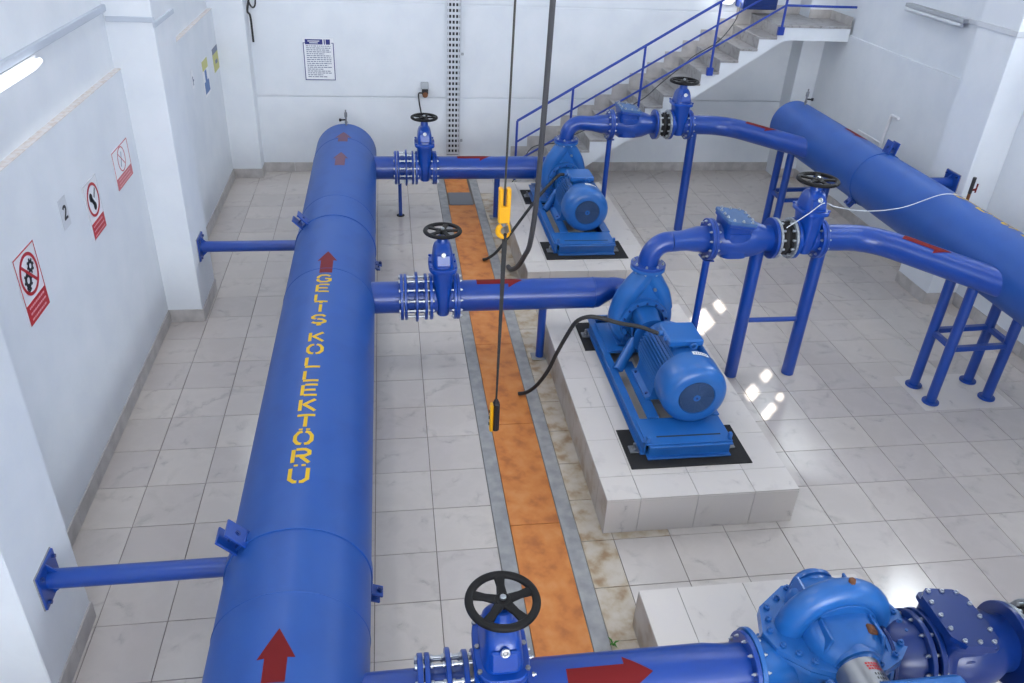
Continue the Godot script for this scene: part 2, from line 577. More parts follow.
func skirting(parent: Node3D, a: Vector3, b: Vector3, nrm: Vector3, h := 0.13) -> void:
	# tiles 0.4 m long, each a part
	var l := a.distance_to(b)
	var d := (b - a).normalized()
	var cnt := maxi(1, int(ceil(l / 0.42)))
	for i in cnt:
		var p := a + d * (l * i / cnt + 0.0015)
		var q := a + d * (l * (i + 1) / cnt - 0.0015)
		var mb := MB.new()
		mb.box(Transform3D(Basis(d, Vector3.UP, d.cross(Vector3.UP)), (p + q) / 2 + nrm * 0.006 + Vector3(0, h / 2 + 0.002, 0)), Vector3(p.distance_to(q), h, 0.012), 0.002)
		part("skirting_tile", mb, M.skirting, parent)

func wall_mb(boxes: Array) -> MB:
	var mb := MB.new()
	for b in boxes:
		mb.bx(b[0], b[1])
	return mb

# wall along z at x with rectangular window openings [z0, z1, y0, y1]
func side_wall(x0: float, x1: float, holes: Array) -> MB:
	var mb := MB.new()
	var z := ZB - 0.3
	for h in holes:
		mb.bx(Vector3(x0, -0.2, z), Vector3(x1, YC, h[0]))
		mb.bx(Vector3(x0, -0.2, h[0]), Vector3(x1, h[2], h[1]))
		mb.bx(Vector3(x0, h[3], h[0]), Vector3(x1, YC, h[1]))
		z = h[1]
	mb.bx(Vector3(x0, -0.2, z), Vector3(x1, YC, ZF + 0.3))
	return mb

var right_holes := [[-10.75, -7.85, 3.35, 4.4], [-6.4, -5.5, 3.35, 4.5], [-3.2, -0.8, 3.35, 4.4]]
var added_left_holes := [[-10.7, -8.1, 3.6, 4.7], [-2.6, 0.3, 4.3, 5.8]]  # left openings added to light the right wall and the back floor
# small clear gaps in the frosted glazing of the far right window: the sun comes through these
const VENTS := [[-10.0, -9.66, 3.80, 4.12], [-9.95, -9.72, 3.47, 3.66], [-9.61, -9.5, 3.42, 3.52], [-8.63, -8.47, 3.85, 4.05], [-8.63, -8.5, 3.55, 3.72], [-8.28, -8.18, 3.78, 4.02], [-8.29, -8.2, 3.6, 3.72]]

func window(n: int, x: float, inward: float, h: Array) -> void:
	# frame with mullions; frosted panes, some clear and open vents
	var w := thing("window_%d" % n, "frosted window high in the side wall, left ones added", "window", Vector3(x, h[2], (h[0] + h[1]) / 2), "", "structure")
	var mb := MB.new()
	var d := 0.05
	for y in [h[2] + d / 2, h[3] - d / 2]:
		mb.bx(Vector3(x - 0.04, y - d / 2, h[0]), Vector3(x + 0.04, y + d / 2, h[1]))
	for z in [h[0] + d / 2, h[1] - d / 2]:
		mb.bx(Vector3(x - 0.04, h[2], z - d / 2), Vector3(x + 0.04, h[3], z + d / 2))
	part("window_frame", mb, M.frame, w)
	var vents := []
	for v in VENTS:
		if n < 10 and v[0] > h[0] and v[1] < h[1]:
			vents.append(v)
	# frosted glazing cut round the clear gaps
	var zc := [h[0] + d, h[1] - d]
	var yc := [h[2] + d, h[3] - d]
	for v in vents:
		zc.append(v[0]); zc.append(v[1]); yc.append(v[2]); yc.append(v[3])
	zc.sort()
	yc.sort()
	var frosted := MB.new()
	for i in zc.size() - 1:
		for j in yc.size() - 1:
			var open_ := false
			for v in vents:
				if zc[i] >= v[0] - 0.001 and zc[i + 1] <= v[1] + 0.001 and yc[j] >= v[2] - 0.001 and yc[j + 1] <= v[3] + 0.001:
					open_ = true
			if not open_ and zc[i + 1] - zc[i] > 0.001 and yc[j + 1] - yc[j] > 0.001:
				frosted.bx(Vector3(x - 0.008, yc[j], zc[i]), Vector3(x + 0.008, yc[j + 1], zc[i + 1]))
	part("pane", frosted, M.sunny_pane if n == 2 else M.day_pane, w)

func build_room() -> void:
	build_floor()
	var mb := MB.new()
	mb.bx(Vector3(XL - 0.3, YC, ZB - 0.3), Vector3(XR + 0.3, YC + 0.2, ZF + 0.3))
	solo("ceiling", mb, M.ceiling, Vector3(2, YC, -3), "plain white ceiling over the hall", "ceiling", "", "structure")
	# left wall with pillars and ledges
	var wl := thing("wall_left", "white plastered left wall with square pillars and a dusty ledge", "wall", Vector3(XL, 0, -5), "", "structure")
	part("wall_panel", side_wall(XL - 0.3, XL - 0.05, added_left_holes), M.wall, wl)
	for b in [[-7.05, -3.53, 2.34], [-11.03, -7.70, 2.17], [-2.93, 0.6, 2.34], [1.2, 4.1, 2.34], [4.7, ZF, 2.34]]:
		mb = MB.new(); mb.bx(Vector3(XL - 0.06, -0.1, b[0]), Vector3(XL, b[2] - 0.004, b[1]))
		part("lower_wall", mb, M.wall, wl)
		mb = MB.new(); mb.bx(Vector3(XL - 0.06, b[2] - 0.004, b[0]), Vector3(XL + 0.003, b[2] + 0.004, b[1]), 0.003)
		part("ledge", mb, M.ledge, wl)
	for p in [[-7.70, -7.05], [-3.53, -2.93], [0.6, 1.2], [4.1, 4.7]]:
		mb = MB.new(); mb.bx(Vector3(XL - 0.06, -0.1, p[0]), Vector3(-1.81, YC, p[1]), 0.006)
		part("pillar", mb, M.wall, wl)
	mb = MB.new(); mb.bx(Vector3(XL - 0.06, -0.1, ZB - 0.05), Vector3(-1.74, YC, -11.03), 0.006)
	part("pillar", mb, M.wall, wl)
	# trunking
	var tk := thing("trim_1", "thin grey cable trunking running along the left wall", "trunking", Vector3(XL, 2.7, -5), "", "structure")
	mb = MB.new()
	mb.box(Transform3D(Basis(), Vector3(XL - 0.035, 2.80, -5.2)), Vector3(0.03, 0.05, 3.7), 0.004)
	part("trunking", mb, M.trunk, tk)
	mb = MB.new(); mb.bx(Vector3(XL - 0.04, 2.70, -7.055), Vector3(-1.80, 2.74, -7.035), 0.003)
	mb.bx(Vector3(-1.815, 2.66, -7.71), Vector3(-1.795, 2.70, -7.04), 0.003)
	part("trunking", mb, M.trunk, tk)
	mb = MB.new(); mb.bx(Vector3(XL - 0.05, 2.46, -9.05), Vector3(XL - 0.03, 2.51, -7.71), 0.003)
	part("trunking", mb, M.trunk, tk)
	# back wall
	var wb := thing("wall_back", "white plastered back wall behind the stairs", "wall", Vector3(2, 0, ZB), "", "structure")
	mb = MB.new(); mb.bx(Vector3(XL - 0.3, -0.2, ZB - 0.3), Vector3(XR + 0.3, YC, ZB - 0.025))
	part("wall_panel", mb, M.wall, wb)
	for b in [[-0.1, 1.04, 0.0], [1.055, 2.245, -0.004], [2.26, YC, -0.012]]:
		mb = MB.new(); mb.bx(Vector3(-1.75, b[0], ZB - 0.05), Vector3(5.7, b[1], ZB + b[2]), 0.004)
		part("plaster_band", mb, M.wall, wb)
	mb = MB.new(); mb.bx(Vector3(5.68, -0.1, ZB - 0.05), Vector3(XR + 0.05, YC, -11.0), 0.006)
	part("pillar", mb, M.wall, wb)
	# right wall
	var wr := thing("wall_right", "white plastered right wall with square pillars", "wall", Vector3(XR, 0, -5), "", "structure")
	part("wall_panel", side_wall(XR + 0.03, XR + 0.3, right_holes), M.wall, wr)
	for b in [[-11.0, -7.56, 2.14], [-7.0, -4.06, 2.14], [-3.5, -0.5, 2.14], [0.06, 3.0, 2.14], [3.56, ZF, 2.14]]:
		mb = MB.new(); mb.bx(Vector3(XR, -0.1, b[0]), Vector3(XR + 0.06, b[2], b[1]), 0.004)
		part("lower_wall", mb, M.wall, wr)
	for p in [[-7.56, -7.0], [-4.06, -3.5], [-0.5, 0.06], [3.0, 3.56]]:
		mb = MB.new(); mb.bx(Vector3(5.66, -0.1, p[0]), Vector3(XR + 0.06, YC, p[1]), 0.006)
		part("pillar", mb, M.wall, wr)
	var tr := thing("trim_2", "thin grey cable trunking on the right wall and pillar", "trunking", Vector3(XR, 2.5, -8), "", "structure")
	mb = MB.new(); mb.bx(Vector3(XR - 0.0, 2.68, -8.35), Vector3(XR + 0.035, 2.72, -7.56), 0.003)
	part("trunking", mb, M.sign_grey, tr)
	mb = MB.new(); mb.bx(Vector3(5.645, 2.75, -7.57), Vector3(5.665, 2.80, -6.99), 0.003)
	mb.bx(Vector3(5.645, 2.75, -7.005), Vector3(XR + 0.03, 2.80, -6.985), 0.003)
	part("trunking", mb, M.sign_grey, tr)
	# front wall, behind the camera, with three tall windows
	var wf := thing("wall_front", "white front wall of the hall behind the viewer", "wall", Vector3(2, 0, ZF), "", "structure")
	mb = MB.new()
	mb.bx(Vector3(XL - 0.3, -0.2, ZF), Vector3(XR + 0.3, 1.5, ZF + 0.3))
	mb.bx(Vector3(XL - 0.3, 5.4, ZF), Vector3(XR + 0.3, YC, ZF + 0.3))
	for b in [[XL - 0.3, -1.4], [5.3, XR + 0.3]]:
		mb.bx(Vector3(b[0], 1.5, ZF), Vector3(b[1], 5.4, ZF + 0.3))
	part("wall_panel", mb, M.wall, wf)
	var w := thing("window_9", "wide frosted window in the front wall", "window", Vector3(2, 3, ZF), "", "structure")
	mb = MB.new()
	for k in 6:
		var x := -1.4 + k * 1.34
		mb.bx(Vector3(x - 0.03, 1.5, ZF + 0.06), Vector3(x + 0.03, 5.4, ZF + 0.14))
	for y in [1.53, 5.37]:
		mb.bx(Vector3(-1.4, y - 0.03, ZF + 0.06), Vector3(5.3, y + 0.03, ZF + 0.14))
	part("window_frame", mb, M.frame, w)
	for k in 5:
		mb = MB.new(); mb.bx(Vector3(-1.37 + k * 1.34, 1.56, ZF + 0.09), Vector3(-0.09 + k * 1.34, 5.34, ZF + 0.11))
		part("pane", mb, M.pane, w)
	for k in 3:
		window(k + 1, XR + 0.15, -1, right_holes[k])
	window(11, XL - 0.18, 1, added_left_holes[0])  # unseen left windows, added for light on the opposite wall
	window(12, XL - 0.18, 1, added_left_holes[1])
	# skirting
	var bl := thing("baseboard_left", "grey marble skirting along the left wall and pillars", "skirting", Vector3(XL, 0, -5), "", "structure")
	var R := Vector3.RIGHT
	var Bk := Vector3.BACK
	skirting(bl, Vector3(XL, 0, -7.05), Vector3(XL, 0, -3.53), R)
	skirting(bl, Vector3(-1.81, 0, -7.7), Vector3(-1.81, 0, -7.05), R)
	skirting(bl, Vector3(XL + 0.01, 0, -7.05), Vector3(-1.80, 0, -7.05), Bk)
	skirting(bl, Vector3(XL, 0, -11.03), Vector3(XL, 0, -7.70), R)
	skirting(bl, Vector3(-1.81, 0, -3.53), Vector3(-1.81, 0, -2.93), R)
	skirting(bl, Vector3(XL + 0.01, 0, -2.93), Vector3(-1.80, 0, -2.93), Bk)
	var bb := thing("baseboard_back", "grey marble skirting along the back wall", "skirting", Vector3(2, 0, ZB), "", "structure")
	skirting(bb, Vector3(-1.74, 0, ZB), Vector3(5.68, 0, ZB), Bk)
	skirting(bb, Vector3(XL + 0.01, 0, -11.03), Vector3(-1.73, 0, -11.03), Bk)
	skirting(bb, Vector3(-1.74, 0, -11.3), Vector3(-1.74, 0, -11.03), R)
	skirting(bb, Vector3(5.68, 0, -11.0), Vector3(6.0, 0, -11.0), Bk)
	var br := thing("baseboard_right", "grey marble skirting along the right wall and pillars", "skirting", Vector3(XR, 0, -8), "", "structure")
	skirting(br, Vector3(XR, 0, -11.0), Vector3(XR, 0, -7.56), -R)
	skirting(br, Vector3(5.66, 0, -7.56), Vector3(5.66, 0, -7.0), -R)
	skirting(br, Vector3(5.65, 0, -7.0), Vector3(6.0, 0, -7.0), Bk)
	skirting(br, Vector3(XR, 0, -7.0), Vector3(XR, 0, -4.06), -R)

# ------------------------------------------------------------------ stairs
func build_stairs() -> void:
	var st := thing("staircase", "tiled staircase with white stringer rising to a landing against the back wall", "staircase", Vector3(3.4, 0, -10.9), "", "structure")
	var z0 := ZB + 0.002
	var z1 := -10.4
	var x0 := 1.72
	var n := 15
	var rise := 0.15
	var run := 0.2343
	var poly := PackedVector2Array()
	poly.append(Vector2(x0, 0))
	for k in n:
		poly.append(Vector2(x0 + k * run, (k + 1) * rise - 0.03))
		poly.append(Vector2(x0 + (k + 1) * run if k < n - 1 else 5.99, (k + 1) * rise - 0.03))
	poly.append(Vector2(5.99, 2.06))
	poly.append(Vector2(5.10, 2.06))
	poly.append(Vector2(2.08, 0.0))
	var mb := MB.new()
	# the stringer: convex slices so that the triangulation is clean
	mb.extrude(Transform3D(Basis(), Vector3(0, 0, (z0 + z1) / 2)), poly, z1 - z0)
	part("stringer", mb, M.wall, st)
	for k in n:
		var xa := x0 + k * run
		var xb := xa + run if k < n - 1 else 5.99
		mb = MB.new(); mb.bx(Vector3(xa - 0.02, (k + 1) * rise - 0.03, z0), Vector3(xb, (k + 1) * rise, z1 + 0.012), 0.003)
		part("tread" if k < n - 1 else "landing_slab", mb, M.stair_tread, st)
		mb = MB.new(); mb.bx(Vector3(xa - 0.012, k * rise, z0), Vector3(xa, (k + 1) * rise - 0.03, z1 - 0.004), 0.002)
		part("riser", mb, M.stair_tread, st)
		if k < n - 1:
			mb = MB.new(); mb.bx(Vector3(xa, (k + 1) * rise, ZB), Vector3(xb, (k + 2) * rise + 0.07, ZB + 0.012), 0.002)
			part("skirting_tile", mb, M.skirting, st)
	mb = MB.new(); mb.bx(Vector3(x0 + 14 * run, 2.25, ZB), Vector3(5.68, 2.36, ZB + 0.012), 0.002)
	part("skirting_tile", mb, M.skirting, st)
	mb = MB.new(); mb.bx(Vector3(5.68, 2.25, -11.0), Vector3(5.99, 2.36, -10.988), 0.002)
	part("skirting_tile", mb, M.skirting, st)
	mb = MB.new(); mb.bx(Vector3(5.982, 2.25, -10.98), Vector3(5.996, 2.36, -10.41), 0.002)
	part("skirting_tile", mb, M.skirting, st)
	# railing
	var rl := thing("stair_railing", "blue tubular railing along the open side of the stairs", "railing", Vector3(3.4, 0.5, -10.38))
	var zr := -10.365
	var sl := 0.605
	var y_at := func(x: float, o: float) -> float: return 1.0 + (x - 1.65) * sl + o
	for o in [0.0, -0.28, -0.55]:
		mb = MB.new()
		var xa := 1.65
		var xe := 5.02
		mb.tube([Vector3(xa, y_at.call(xa, o), zr), Vector3(xe, y_at.call(xe, o), zr)], 0.017 if o == 0.0 else 0.013, 12)
		if o == 0.0:
			part("top_rail", mb, M.rail, rl)
		else:
			part("lower_rail", mb, M.rail, rl)
	for o in [0.0, -0.28, -0.55]:
		mb = MB.new()
		mb.tube([Vector3(5.02, y_at.call(5.02, o), zr), Vector3(5.98, y_at.call(5.02, o) , zr)], 0.015, 12)
		part("landing_rail", mb, M.rail, rl)
	for p in [[1.65, 0.30, 0.0], [2.357, 0.52, 0.0], [3.25, 1.10, 0.0], [4.155, 1.66, 1.0], [5.02, 2.18, 1.0]]:
		mb = MB.new()
		mb.cyl(Vector3(p[0], p[1] if p[2] > 0 else maxf(p[1] - 0.1, 0.16), zr), Vector3(p[0], y_at.call(p[0], 0.0), zr), 0.016, 12)
		part("post", mb, M.rail, rl)
		mb = MB.new()
		mb.bx(Vector3(p[0] - 0.04, p[1] - 0.05, -10.399), Vector3(p[0] + 0.04, p[1] + 0.05, zr + 0.014), 0.003)
		part("post_bracket", mb, M.rail, rl)
	# cabinet and lamp at the head of the stairs, cable on the steps
	mb = MB.new(); mb.bx(Vector3(4.72, 2.335, -11.28), Vector3(5.2, 2.95, -11.0), 0.01)
	var cb := thing("wall_cabinet", "dark blue metal cabinet fixed to the wall at the head of the stairs", "cabinet", Vector3(4.96, 2.37, -11.14))
	part("body", mb, M.navy, cb)
	mb = MB.new(); mb.bx(Vector3(4.74, 2.39, -11.0), Vector3(5.18, 2.93, -10.985), 0.004)
	part("door", mb, M.navy, cb)
	var lp := thing("bulkhead_lamp", "small white lamp glowing on the back wall beside the blue cabinet", "lamp", Vector3(4.59, 2.35, -11.28))
	mb = MB.new(); mb.bx(Vector3(4.48, 2.35, -11.312), Vector3(4.70, 2.59, -11.27), 0.015)
	part("housing", mb, M.pvc, lp)
	mb = MB.new(); mb.loft(MB.along(Vector3(4.59, 2.47, -11.27), Vector3(4.59, 2.47, -11.2)), [[0, 0.10, 0.115, 3.0], [0.05, 0.095, 0.11, 3.0], [0.068, 0.08, 0.09, 3.0]], 24)
	part("lamp_glass", mb, M.tube_glow, lp)
	var l := OmniLight3D.new()
	l.name = "bulkhead_lamp_light"
	l.position = Vector3(4.59, 2.47, -11.12)
	l.light_energy = 0.12
	l.light_size = 0.06
	l.omni_range = 12.0
	l.omni_attenuation = 2.0
	l.shadow_enabled = true
	add_child(l)
	mb = MB.new()
	var pts := [Vector3(4.72, 2.40, -11.1), Vector3(4.55, 2.25, -10.75), Vector3(4.3, 2.0, -10.6), Vector3(4.0, 1.81, -10.6), Vector3(3.85, 1.66, -10.62), Vector3(3.6, 1.42, -10.66), Vector3(3.4, 1.26, -10.6), Vector3(3.1, 1.1, -10.55), Vector3(2.8, 0.92, -10.55), Vector3(2.5, 0.76, -10.6), Vector3(2.25, 0.64, -10.6), Vector3(2.02, 0.62, -10.58), Vector3(1.86, 0.52, -10.6), Vector3(1.7, 0.16, -10.6), Vector3(1.62, 0.02, -10.6)]
	mb.tube(smooth(pts, 4), 0.007, 8)
	solo("stair_cable", mb, M.cable_grey, Vector3(1.62, 0.01, -10.6), "dark cable lying down the steps of the staircase", "cable")

func smooth(pts: Array, sub := 6) -> Array:
	var c := Curve3D.new()
	for i in pts.size():
		var a: Vector3 = pts[maxi(i - 1, 0)]
		var b: Vector3 = pts[mini(i + 1, pts.size() - 1)]
		var t := (b - a) / 6.0
		c.add_point(pts[i], -t, t)
	var out := []
	for i in pts.size() - 1:
		for k in sub:
			out.append(c.sample(i, float(k) / sub))
	out.append(pts[pts.size() - 1])
	return out

# ------------------------------------------------------------------ lettering strokes (unit box, y up)
func glyph(ch: String) -> Array:
	var V := func(a: Array) -> PackedVector2Array:
		var p := PackedVector2Array()
		for i in range(0, a.size(), 2):
			p.append(Vector2(a[i], a[i + 1]))
		return p
	match ch:
		"G": return [V.call([0.92, 0.86, 0.72, 1.0, 0.28, 1.0, 0.05, 0.78, 0.05, 0.60]), V.call([0.05, 0.48, 0.05, 0.22, 0.28, 0.0, 0.72, 0.0, 0.95, 0.2, 0.95, 0.46, 0.58, 0.46])]
		"E": return [V.call([0.08, 0.0, 0.08, 1.0]), V.call([0.2, 1.0, 0.95, 1.0]), V.call([0.2, 0.5, 0.85, 0.5]), V.call([0.2, 0.0, 0.95, 0.0])]
		"L": return [V.call([0.08, 1.0, 0.08, 0.14]), V.call([0.03, 0.0, 0.95, 0.0])]
		"I": return [V.call([0.5, 0.0, 0.5, 1.0])]
		"i": return [V.call([0.5, 0.0, 0.5, 1.0]), V.call([0.5, 1.16, 0.5, 1.32])]
		"S": return [V.call([0.92, 0.86, 0.7, 1.0, 0.28, 1.0, 0.06, 0.82, 0.08, 0.64, 0.3, 0.53]), V.call([0.4, 0.5, 0.72, 0.45, 0.93, 0.3, 0.92, 0.15, 0.7, 0.0, 0.28, 0.0, 0.06, 0.14])]
		"s": return glyph("S") + [V.call([0.5, -0.08, 0.58, -0.22, 0.38, -0.28])]
		"K": return [V.call([0.08, 0.0, 0.08, 1.0]), V.call([0.24, 0.5, 0.92, 1.02]), V.call([0.3, 0.54, 0.95, -0.02])]
		"O": return [V.call([0.42, 1.0, 0.22, 0.95, 0.05, 0.68, 0.05, 0.32, 0.22, 0.05, 0.42, 0.0]), V.call([0.58, 1.0, 0.78, 0.95, 0.95, 0.68, 0.95, 0.32, 0.78, 0.05, 0.58, 0.0])]
		"o": return glyph("O") + [V.call([0.3, 1.13, 0.3, 1.27]), V.call([0.7, 1.13, 0.7, 1.27])]
		"T": return [V.call([0.0, 1.0, 1.0, 1.0]), V.call([0.5, 0.88, 0.5, 0.0])]
		"R": return [V.call([0.08, 0.0, 0.08, 1.0]), V.call([0.22, 1.0, 0.7, 1.0, 0.92, 0.86, 0.92, 0.64, 0.7, 0.5, 0.22, 0.5]), V.call([0.5, 0.42, 0.95, -0.02])]
		"u": return [V.call([0.05, 1.0, 0.05, 0.22, 0.28, 0.0, 0.44, 0.0]), V.call([0.95, 1.0, 0.95, 0.22, 0.72, 0.0, 0.56, 0.0]), V.call([0.3, 1.13, 0.3, 1.27]), V.call([0.7, 1.13, 0.7, 1.27])]
		"D": return [V.call([0.08, 0.0, 0.08, 1.0]), V.call([0.22, 1.0, 0.6, 1.0, 0.92, 0.75, 0.92, 0.25, 0.6, 0.0, 0.22, 0.0])]
	return []

# letters one under the other along a collector (each its own part)
func stencil_word(parent: Node3D, word: String, c: Vector3, r: float, z_first: float, pitch: float, w: float, h: float, space: float, rt := Vector3.RIGHT, ut := Vector3.UP) -> void:
	var z := z_first
	for ch in word:
		if ch == " ":
			z += space - pitch
			continue
		var mb := MB.new()
		for line in glyph(ch):
			var mm := PackedVector2Array()
			for p in line:
				mm.append(Vector2((p.x - 0.5) * w, (p.y - 0.5) * h) * 1000.0)
			for poly in Geometry2D.offset_polyline(mm, w * 1000.0 * 0.108, Geometry2D.JOIN_MITER, Geometry2D.END_BUTT):
				var q := PackedVector2Array()
				for p in poly:
					q.append(p / 1000.0)
				mb.wrap(Vector3(c.x, c.y, z), Vector3(0, 0, -1), rt, ut, r, q)
		part("stencil_letter", mb, M.yellow, parent)
		z += pitch

func arrow_poly(l: float, head: float, w: float, sw: float) -> PackedVector2Array:
	# points along +y, centred
	return PackedVector2Array([Vector2(-sw / 2, -l / 2), Vector2(sw / 2, -l / 2), Vector2(sw / 2, l / 2 - head), Vector2(w / 2, l / 2 - head), Vector2(0, l / 2), Vector2(-w / 2, l / 2 - head), Vector2(-sw / 2, l / 2 - head)])

func air_vent(at: Vector3, label: String, side := -1.0) -> void:
	var t := thing("air_vent", label, "air vent", at)
	var mb := MB.new()
	mb.cyl(at, at + Vector3(0, 0.10, 0), 0.011, 12)
	mb.cyl(at + Vector3(0, 0.03, 0), at + Vector3(0, 0.05, 0), 0.018, 6)
	part("nipple", mb, M.steel, t)
	mb = MB.new(); mb.cyl(at + Vector3(0, 0.10, 0), at + Vector3(0, 0.16, 0), 0.018, 14, 0.004)
	mb.cyl(at + Vector3(0, 0.16, 0), at + Vector3(0, 0.19, 0), 0.009, 10)
	part("vent_head", mb, M.steel, t)
	mb = MB.new(); mb.cyl(at + Vector3(0, 0.07, 0), at + Vector3(side * 0.07, 0.07, 0.01), 0.009, 10)
	mb.cyl(at + Vector3(side * 0.07, 0.055, 0.01), at + Vector3(side * 0.07, 0.085, 0.01), 0.014, 10)
	part("side_cock", mb, M.wheel, t)

func pipe_clamp(c: Vector3, r: float, label: String, lug_deg: Array) -> void:
	var t := thing("pipe_clamp", label, "clamp", c + Vector3(0, -r, 0))
	var mb := MB.new()
	mb.ring(c + Vector3(0, 0, -0.03), c + Vector3(0, 0, 0.03), r - 0.002, r + 0.008, 64, 0.002)
	part("band", mb, M.collector, t)
	for d in lug_deg:
		var z_: float = 1.15 if d == lug_deg[0] else 0.75
		var a := deg_to_rad(d)
		var o := Vector3(sin(a), cos(a), 0)
		var s := Vector3(cos(a), -sin(a), 0)
		var b := Basis(s, o, s.cross(o))
		mb = MB.new()
		for k in [-1.0, 1.0]:
			mb.box(Transform3D(b, c + o * (r + 0.05 * z_) + s * k * 0.03 * z_), Vector3(0.014, 0.12 * z_, 0.10 * z_), 0.003)
		mb.box(Transform3D(b, c + o * (r + 0.012)), Vector3(0.09, 0.012, 0.07), 0.003)
		part("lug", mb, M.branch, t)
		mb = MB.new(); mb.cyl(c + o * (r + 0.06) - s * 0.05, c + o * (r + 0.06) + s * 0.05, 0.009, 8)
		mb.cyl(c + o * (r + 0.06) - s * 0.045, c + o * (r + 0.06) - s * 0.03, 0.016, 6)
		mb.cyl(c + o * (r + 0.06) + s * 0.03, c + o * (r + 0.06) + s * 0.045, 0.016, 6)
		part("clamp_bolt", mb, M.navy, t)

func wall_stay(wall_x: float, pipe_x: float, y: float, z: float, label: String) -> void:
	var dir := signf(pipe_x - wall_x)
	var t := thing("wall_stay", label, "pipe stay", Vector3(wall_x, y, z))
	var mb := MB.new()
	mb.cyl(Vector3(wall_x + dir * 0.012, y, z), Vector3(pipe_x, y, z), 0.052, 28)
	part("tube", mb, M.branch, t)
	mb = MB.new(); mb.box(Transform3D(Basis(), Vector3(wall_x + dir * 0.012, y, z)), Vector3(0.014, 0.22, 0.22), 0.003)
	var wp := part("wall_plate", mb, M.branch, t)
	mb = MB.new(); mb.box(Transform3D(Basis(), Vector3(wall_x + dir * 0.0035, y, z)), Vector3(0.007, 0.225, 0.225))
	part("packing", mb, M.concrete, wp)
	for a in [-1.0, 1.0]:
		for b in [-1.0, 1.0]:
			mb = MB.new(); mb.cyl(Vector3(wall_x + dir * 0.018, y + a * 0.08, z + b * 0.08), Vector3(wall_x + dir * 0.035, y + a * 0.08, z + b * 0.08), 0.012, 6)
			part("anchor_nut", mb, M.navy, wp)
	for a in [-1.0, 1.0]:
		mb = MB.new()
		mb.extrude(Transform3D(Basis(Vector3(dir, 0, 0), Vector3(0, a, 0), Vector3(0, 0, dir * a)), Vector3(wall_x + dir * 0.018, y, z)), PackedVector2Array([Vector2(0, 0.05), Vector2(0.05, 0.05), Vector2(0, 0.10)]), 0.008)
		part("gusset", mb, M.branch, t)

const LC := Vector3(-0.541, 0.66, 0)
const LR := 0.371
const RC := Vector3(4.88, 1.295, 0)
const RR := 0.28

